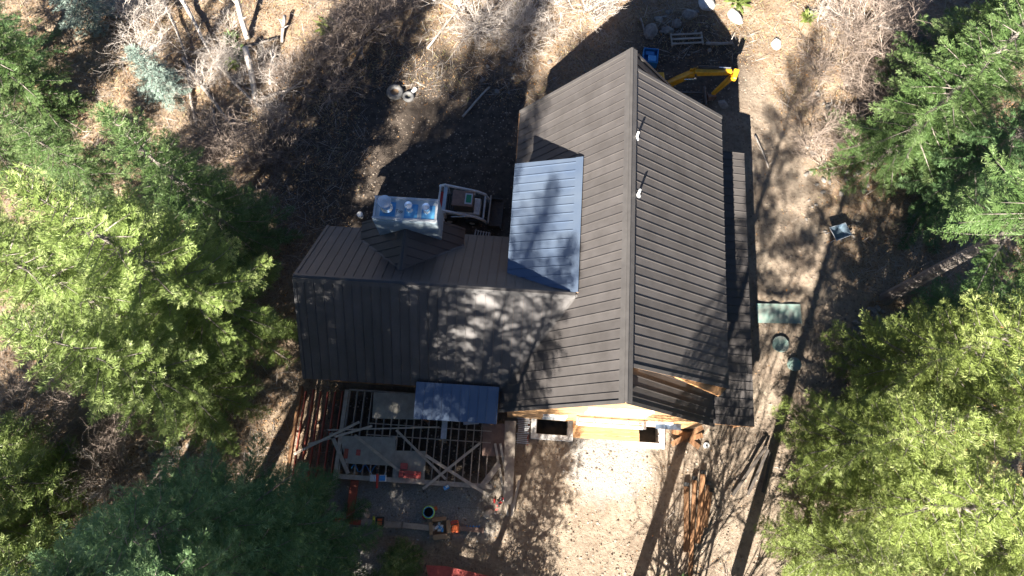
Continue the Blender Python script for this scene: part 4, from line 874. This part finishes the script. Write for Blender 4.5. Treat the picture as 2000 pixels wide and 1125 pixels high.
log((489, 108), (501, 197), .2, .17, 'thick pale snag standing in the sunlit litter', .9, .1, 'palebark'); log((480, 30), (486, 82), .16, .18, 'bleached broken stem above the thick pale snag', 1.6, .2, 'palebark'); log((536, 104), (528, 166), .12, .09, 'short pale log right of the thick snag', .4, .1, 'palebark'); log((560, 40), (552, 85), .12, .09, 'short pale stump log near the top edge', .5, .1, 'palebark')
log((417, 118), (512, 216), .13, .08, 'long grey log slanting down to the thick pale snag', .15, .2); log((362, 116), (462, 266), .15, .08, 'long dark log slanting through the brush left of the snag'); log((366, 135), (386, 250), .11, .08, 'grey log running down beside the small pale blue spruce'); log((416, 212), (424, 280), .1, .07, 'short dark log below the long slanting ones')
log((495, 200), (596, 168), .12, .06, 'dark curved log lying right of the thick pale snag', .12, .12, 'bark'); log((430, 108), (545, 78), .11, .07, 'dark stem drawn for the shadow lying crosswise behind the thick pale snag', .15, .15, 'bark')  # the crosswise one is a dark strip in place of a cast shadow
log((352, -5), (425, 125), .16, .05, 'bleached dead tree lying at the top, left of the snag', .7, .3, 'palebark', stubs=16); log((320, 0), (372, 120), .14, .05, 'grey dead tree lying left of the bleached one', .6, .3, 'greybark', stubs=16)
log((903, 228), (956, 172), .07, .06, 'thin pale pole on the shaded ground behind the roof', .06, .1, 'palebark', stubs=0); log((834, 97), (904, 14), .08, .05, 'thin grey pole slanting up at the top centre', .2, .4, 'greybark', stubs=3); log((1378, 88), (1430, 86), .12, .09, 'short grey log in the shade by the top boulders'); log((1250, 40), (1262, 75), .07, .05, 'curved root left of the dark rounded boulder'); log((1475, 265), (1500, 330), .07, .04, 'thin crooked branch on the dirt right of the porch roof', .06, .1)
log((1700, 330), (1660, 290), .05, .03, 'thin grey branch on the bank of stones', .08, .2)
# small green plants
def leafy(px, py, sc, col, lab):
    g = np.random.default_rng(int(px)); n = 90; a = g.uniform(0, 6.28, n); el = g.uniform(.2, 1.2, n); d = np.stack([np.cos(a) * np.cos(el), np.sin(a) * np.cos(el), np.sin(el)], 1); s_ = np.stack([-np.sin(a), np.cos(a), a * 0], 1)
    L_ = g.uniform(.25, .6, n)[:, None] * sc; b = d * g.uniform(0, .3, n)[:, None] * sc; V = np.stack([b, b + d * L_ * .5 + s_ * .07 * sc, b + d * L_ + np.array([0, 0, -.1]) * sc, b + d * L_ * .5 - s_ * .07 * sc], 1).reshape(-1, 3)
    m_ = np_mesh('leaves', V, np.arange(len(V)).reshape(-1, 4), g.uniform(.3, 1, n)); m_.materials.append(GREEN[col]); o = link('green_plant', m_); o.location = gp(px, py); props(o, lab, 'plant')
for a in ((452, 78, 1.1, 'mid', 'small green plant left of the thick pale snag'), (470, 104, 1.0, 'mid', 'green plant beside the crosswise shadow stem'), (455, 128, 1.0, 'lit', 'low light green plant below the crosswise shadow stem'), (640, 58, 1.3, 'warm', 'yellow green plant in the brush at the top'), (1577, 38, 1.0, 'warm', 'yellow plant on the litter right of the white boulders'), (1440, 6, 1.5, 'lit', 'light green tuft at the top edge by the white boulders')): leafy(*a)

# ------------------------------------------------------------------ ground cover nobody could count
def scatter(n, dens, seed):
    g = np.random.default_rng(seed); x = g.uniform(-36, 36, n); y = g.uniform(-7, 34, n); keep = g.random(n) < dens(x, y)
    hx, hy = to_house(x, y)
    for a0, a1, b0, b1 in WELLH: keep &= ~((hx > a0 - .05) & (hx < a1 + .05) & (hy > b0 - .05) & (hy < b1 + .1))
    return x[keep], y[keep], g
def blot(x, y, s, ph): return .5 + .5 * np.sin(x * s + ph) * np.sin(y * s * 1.13 + ph * 2) * np.cos((x - y) * s * .6)
def chips(name, n, dens, seed, L0_, L1_, ratio, m_, lift, flat=.35):
    x, y, g = scatter(n, dens, seed); k = len(x); a = g.uniform(0, 6.28, k); el = g.normal(0, flat, k); L_ = g.uniform(L0_, L1_, k)[:, None]
    d = np.stack([np.cos(a) * np.cos(el), np.sin(a) * np.cos(el), np.abs(np.sin(el))], 1); s_ = np.cross(d, np.array([0, 0, 1.]) + g.normal(0, .35, (k, 3))); s_ /= np.linalg.norm(s_, axis=1)[:, None]
    b = np.stack([x, y, gz(x, y) + lift], 1); V = np.stack([b, b + d * L_ * .5 + s_ * L_ * ratio, b + d * L_, b + d * L_ * .5 - s_ * L_ * ratio], 1).reshape(-1, 3)
    m = np_mesh(name, V, np.arange(len(V)).reshape(-1, 4), g.random(k)); m.materials.append(M[m_]); return link(name, m)
forestd = lambda x, y: masks(x, y)[0]
props(chips('leaf_litter', 210000, lambda x, y: np.clip(forestd(x, y) * 1.1 - .25, .03, 1) * (.35 + .65 * blot(x, y, 1.3, 1)), 21, .05, .16, .24, 'litter', .015), 'brown and orange fallen leaves and bark chips on the forest floor', 'leaf litter', kind='stuff')
props(chips('fallen_twigs', 110000, lambda x, y: np.clip(forestd(x, y) * 1.6 - .7, .01, 1) * blot(x, y, .7, 2) ** 1.3, 23, .3, 1.3, .010, 'deadtwig', .02, .22), 'bleached fallen twigs strewn over the forest floor', 'twigs', kind='stuff')
props(chips('dry_grass', 260000, lambda x, y: np.clip(forestd(x, y) * 1.5 - .75, 0, 1) * blot(x, y, .9, 3) ** 1.5 * np.where(y > 14, 1, .35), 22, .15, .5, .03, 'grass', .0, .6), 'pale dry grass and stalks on the forest floor', 'dry grass', kind='stuff')
def pebbles(name, n, dens, seed, r0, r1, m_):
    x, y, g = scatter(n, dens, seed); k = len(x); r_ = g.uniform(r0, r1, k) ** 1; b = np.stack([x, y, gz(x, y) + r_ * .15], 1); O = np.array([[1, 0, 0], [0, 1, 0], [-1, 0, 0], [0, -1, 0], [0, 0, .7]], float)
    V = b[:, None] + O[None] * r_[:, None, None] * g.uniform(.6, 1.25, (k, 5, 1)); a = g.uniform(0, 6.28, k); c, s_ = np.cos(a)[:, None], np.sin(a)[:, None]; rel = V - b[:, None]; V = np.stack([rel[..., 0] * c - rel[..., 1] * s_, rel[..., 0] * s_ + rel[..., 1] * c, rel[..., 2]], -1) + b[:, None]
    F = (np.array([[0, 1, 4], [1, 2, 4], [2, 3, 4], [3, 0, 4]])[None] + 5 * np.arange(k)[:, None, None]).reshape(-1, 3)
    m = np_mesh(name, V.reshape(-1, 3), F, np.repeat(g.random(k), 4)); m.materials.append(M[m_]); return link(name, m)
props(pebbles('gravel', 260000, lambda x, y: np.clip(masks(x, y)[1] * 1.3 * blot(x, y, .8, 4) - .12, .0, 1) * (np.abs(x) < 14), 31, .02, .06, 'pebble'), 'loose pale gravel in front of the cabin and under the deck', 'gravel', kind='stuff')
props(pebbles('soil_clods', 120000, lambda x, y: (1 - np.clip(masks(x, y)[1] * 2, 0, 1)) * np.clip(1.1 - forestd(x, y), .1, .6) * blot(x, y, 1.1, 5), 32, .02, .075, 'clod'), 'small clods and pebbles on the bare soil', 'soil clods', kind='stuff')
props(pebbles('scattered_stones', 26000, lambda x, y: np.clip(1.05 - forestd(x, y), .08, .6) * blot(x, y, .5, 8) * np.where(y > 14, .35, 1), 33, .03, .10, 'clod'), 'small pale stones scattered over the bare yard', 'stones', kind='stuff')
props(chips('yard_litter', 60000, lambda x, y: np.clip(1.0 - forestd(x, y), .0, .5) * blot(x, y, .8, 6) ** 1.5, 34, .03, .12, .2, 'litter', .012), 'needles, leaves and wood chips blown over the bare yard', 'litter', kind='stuff')
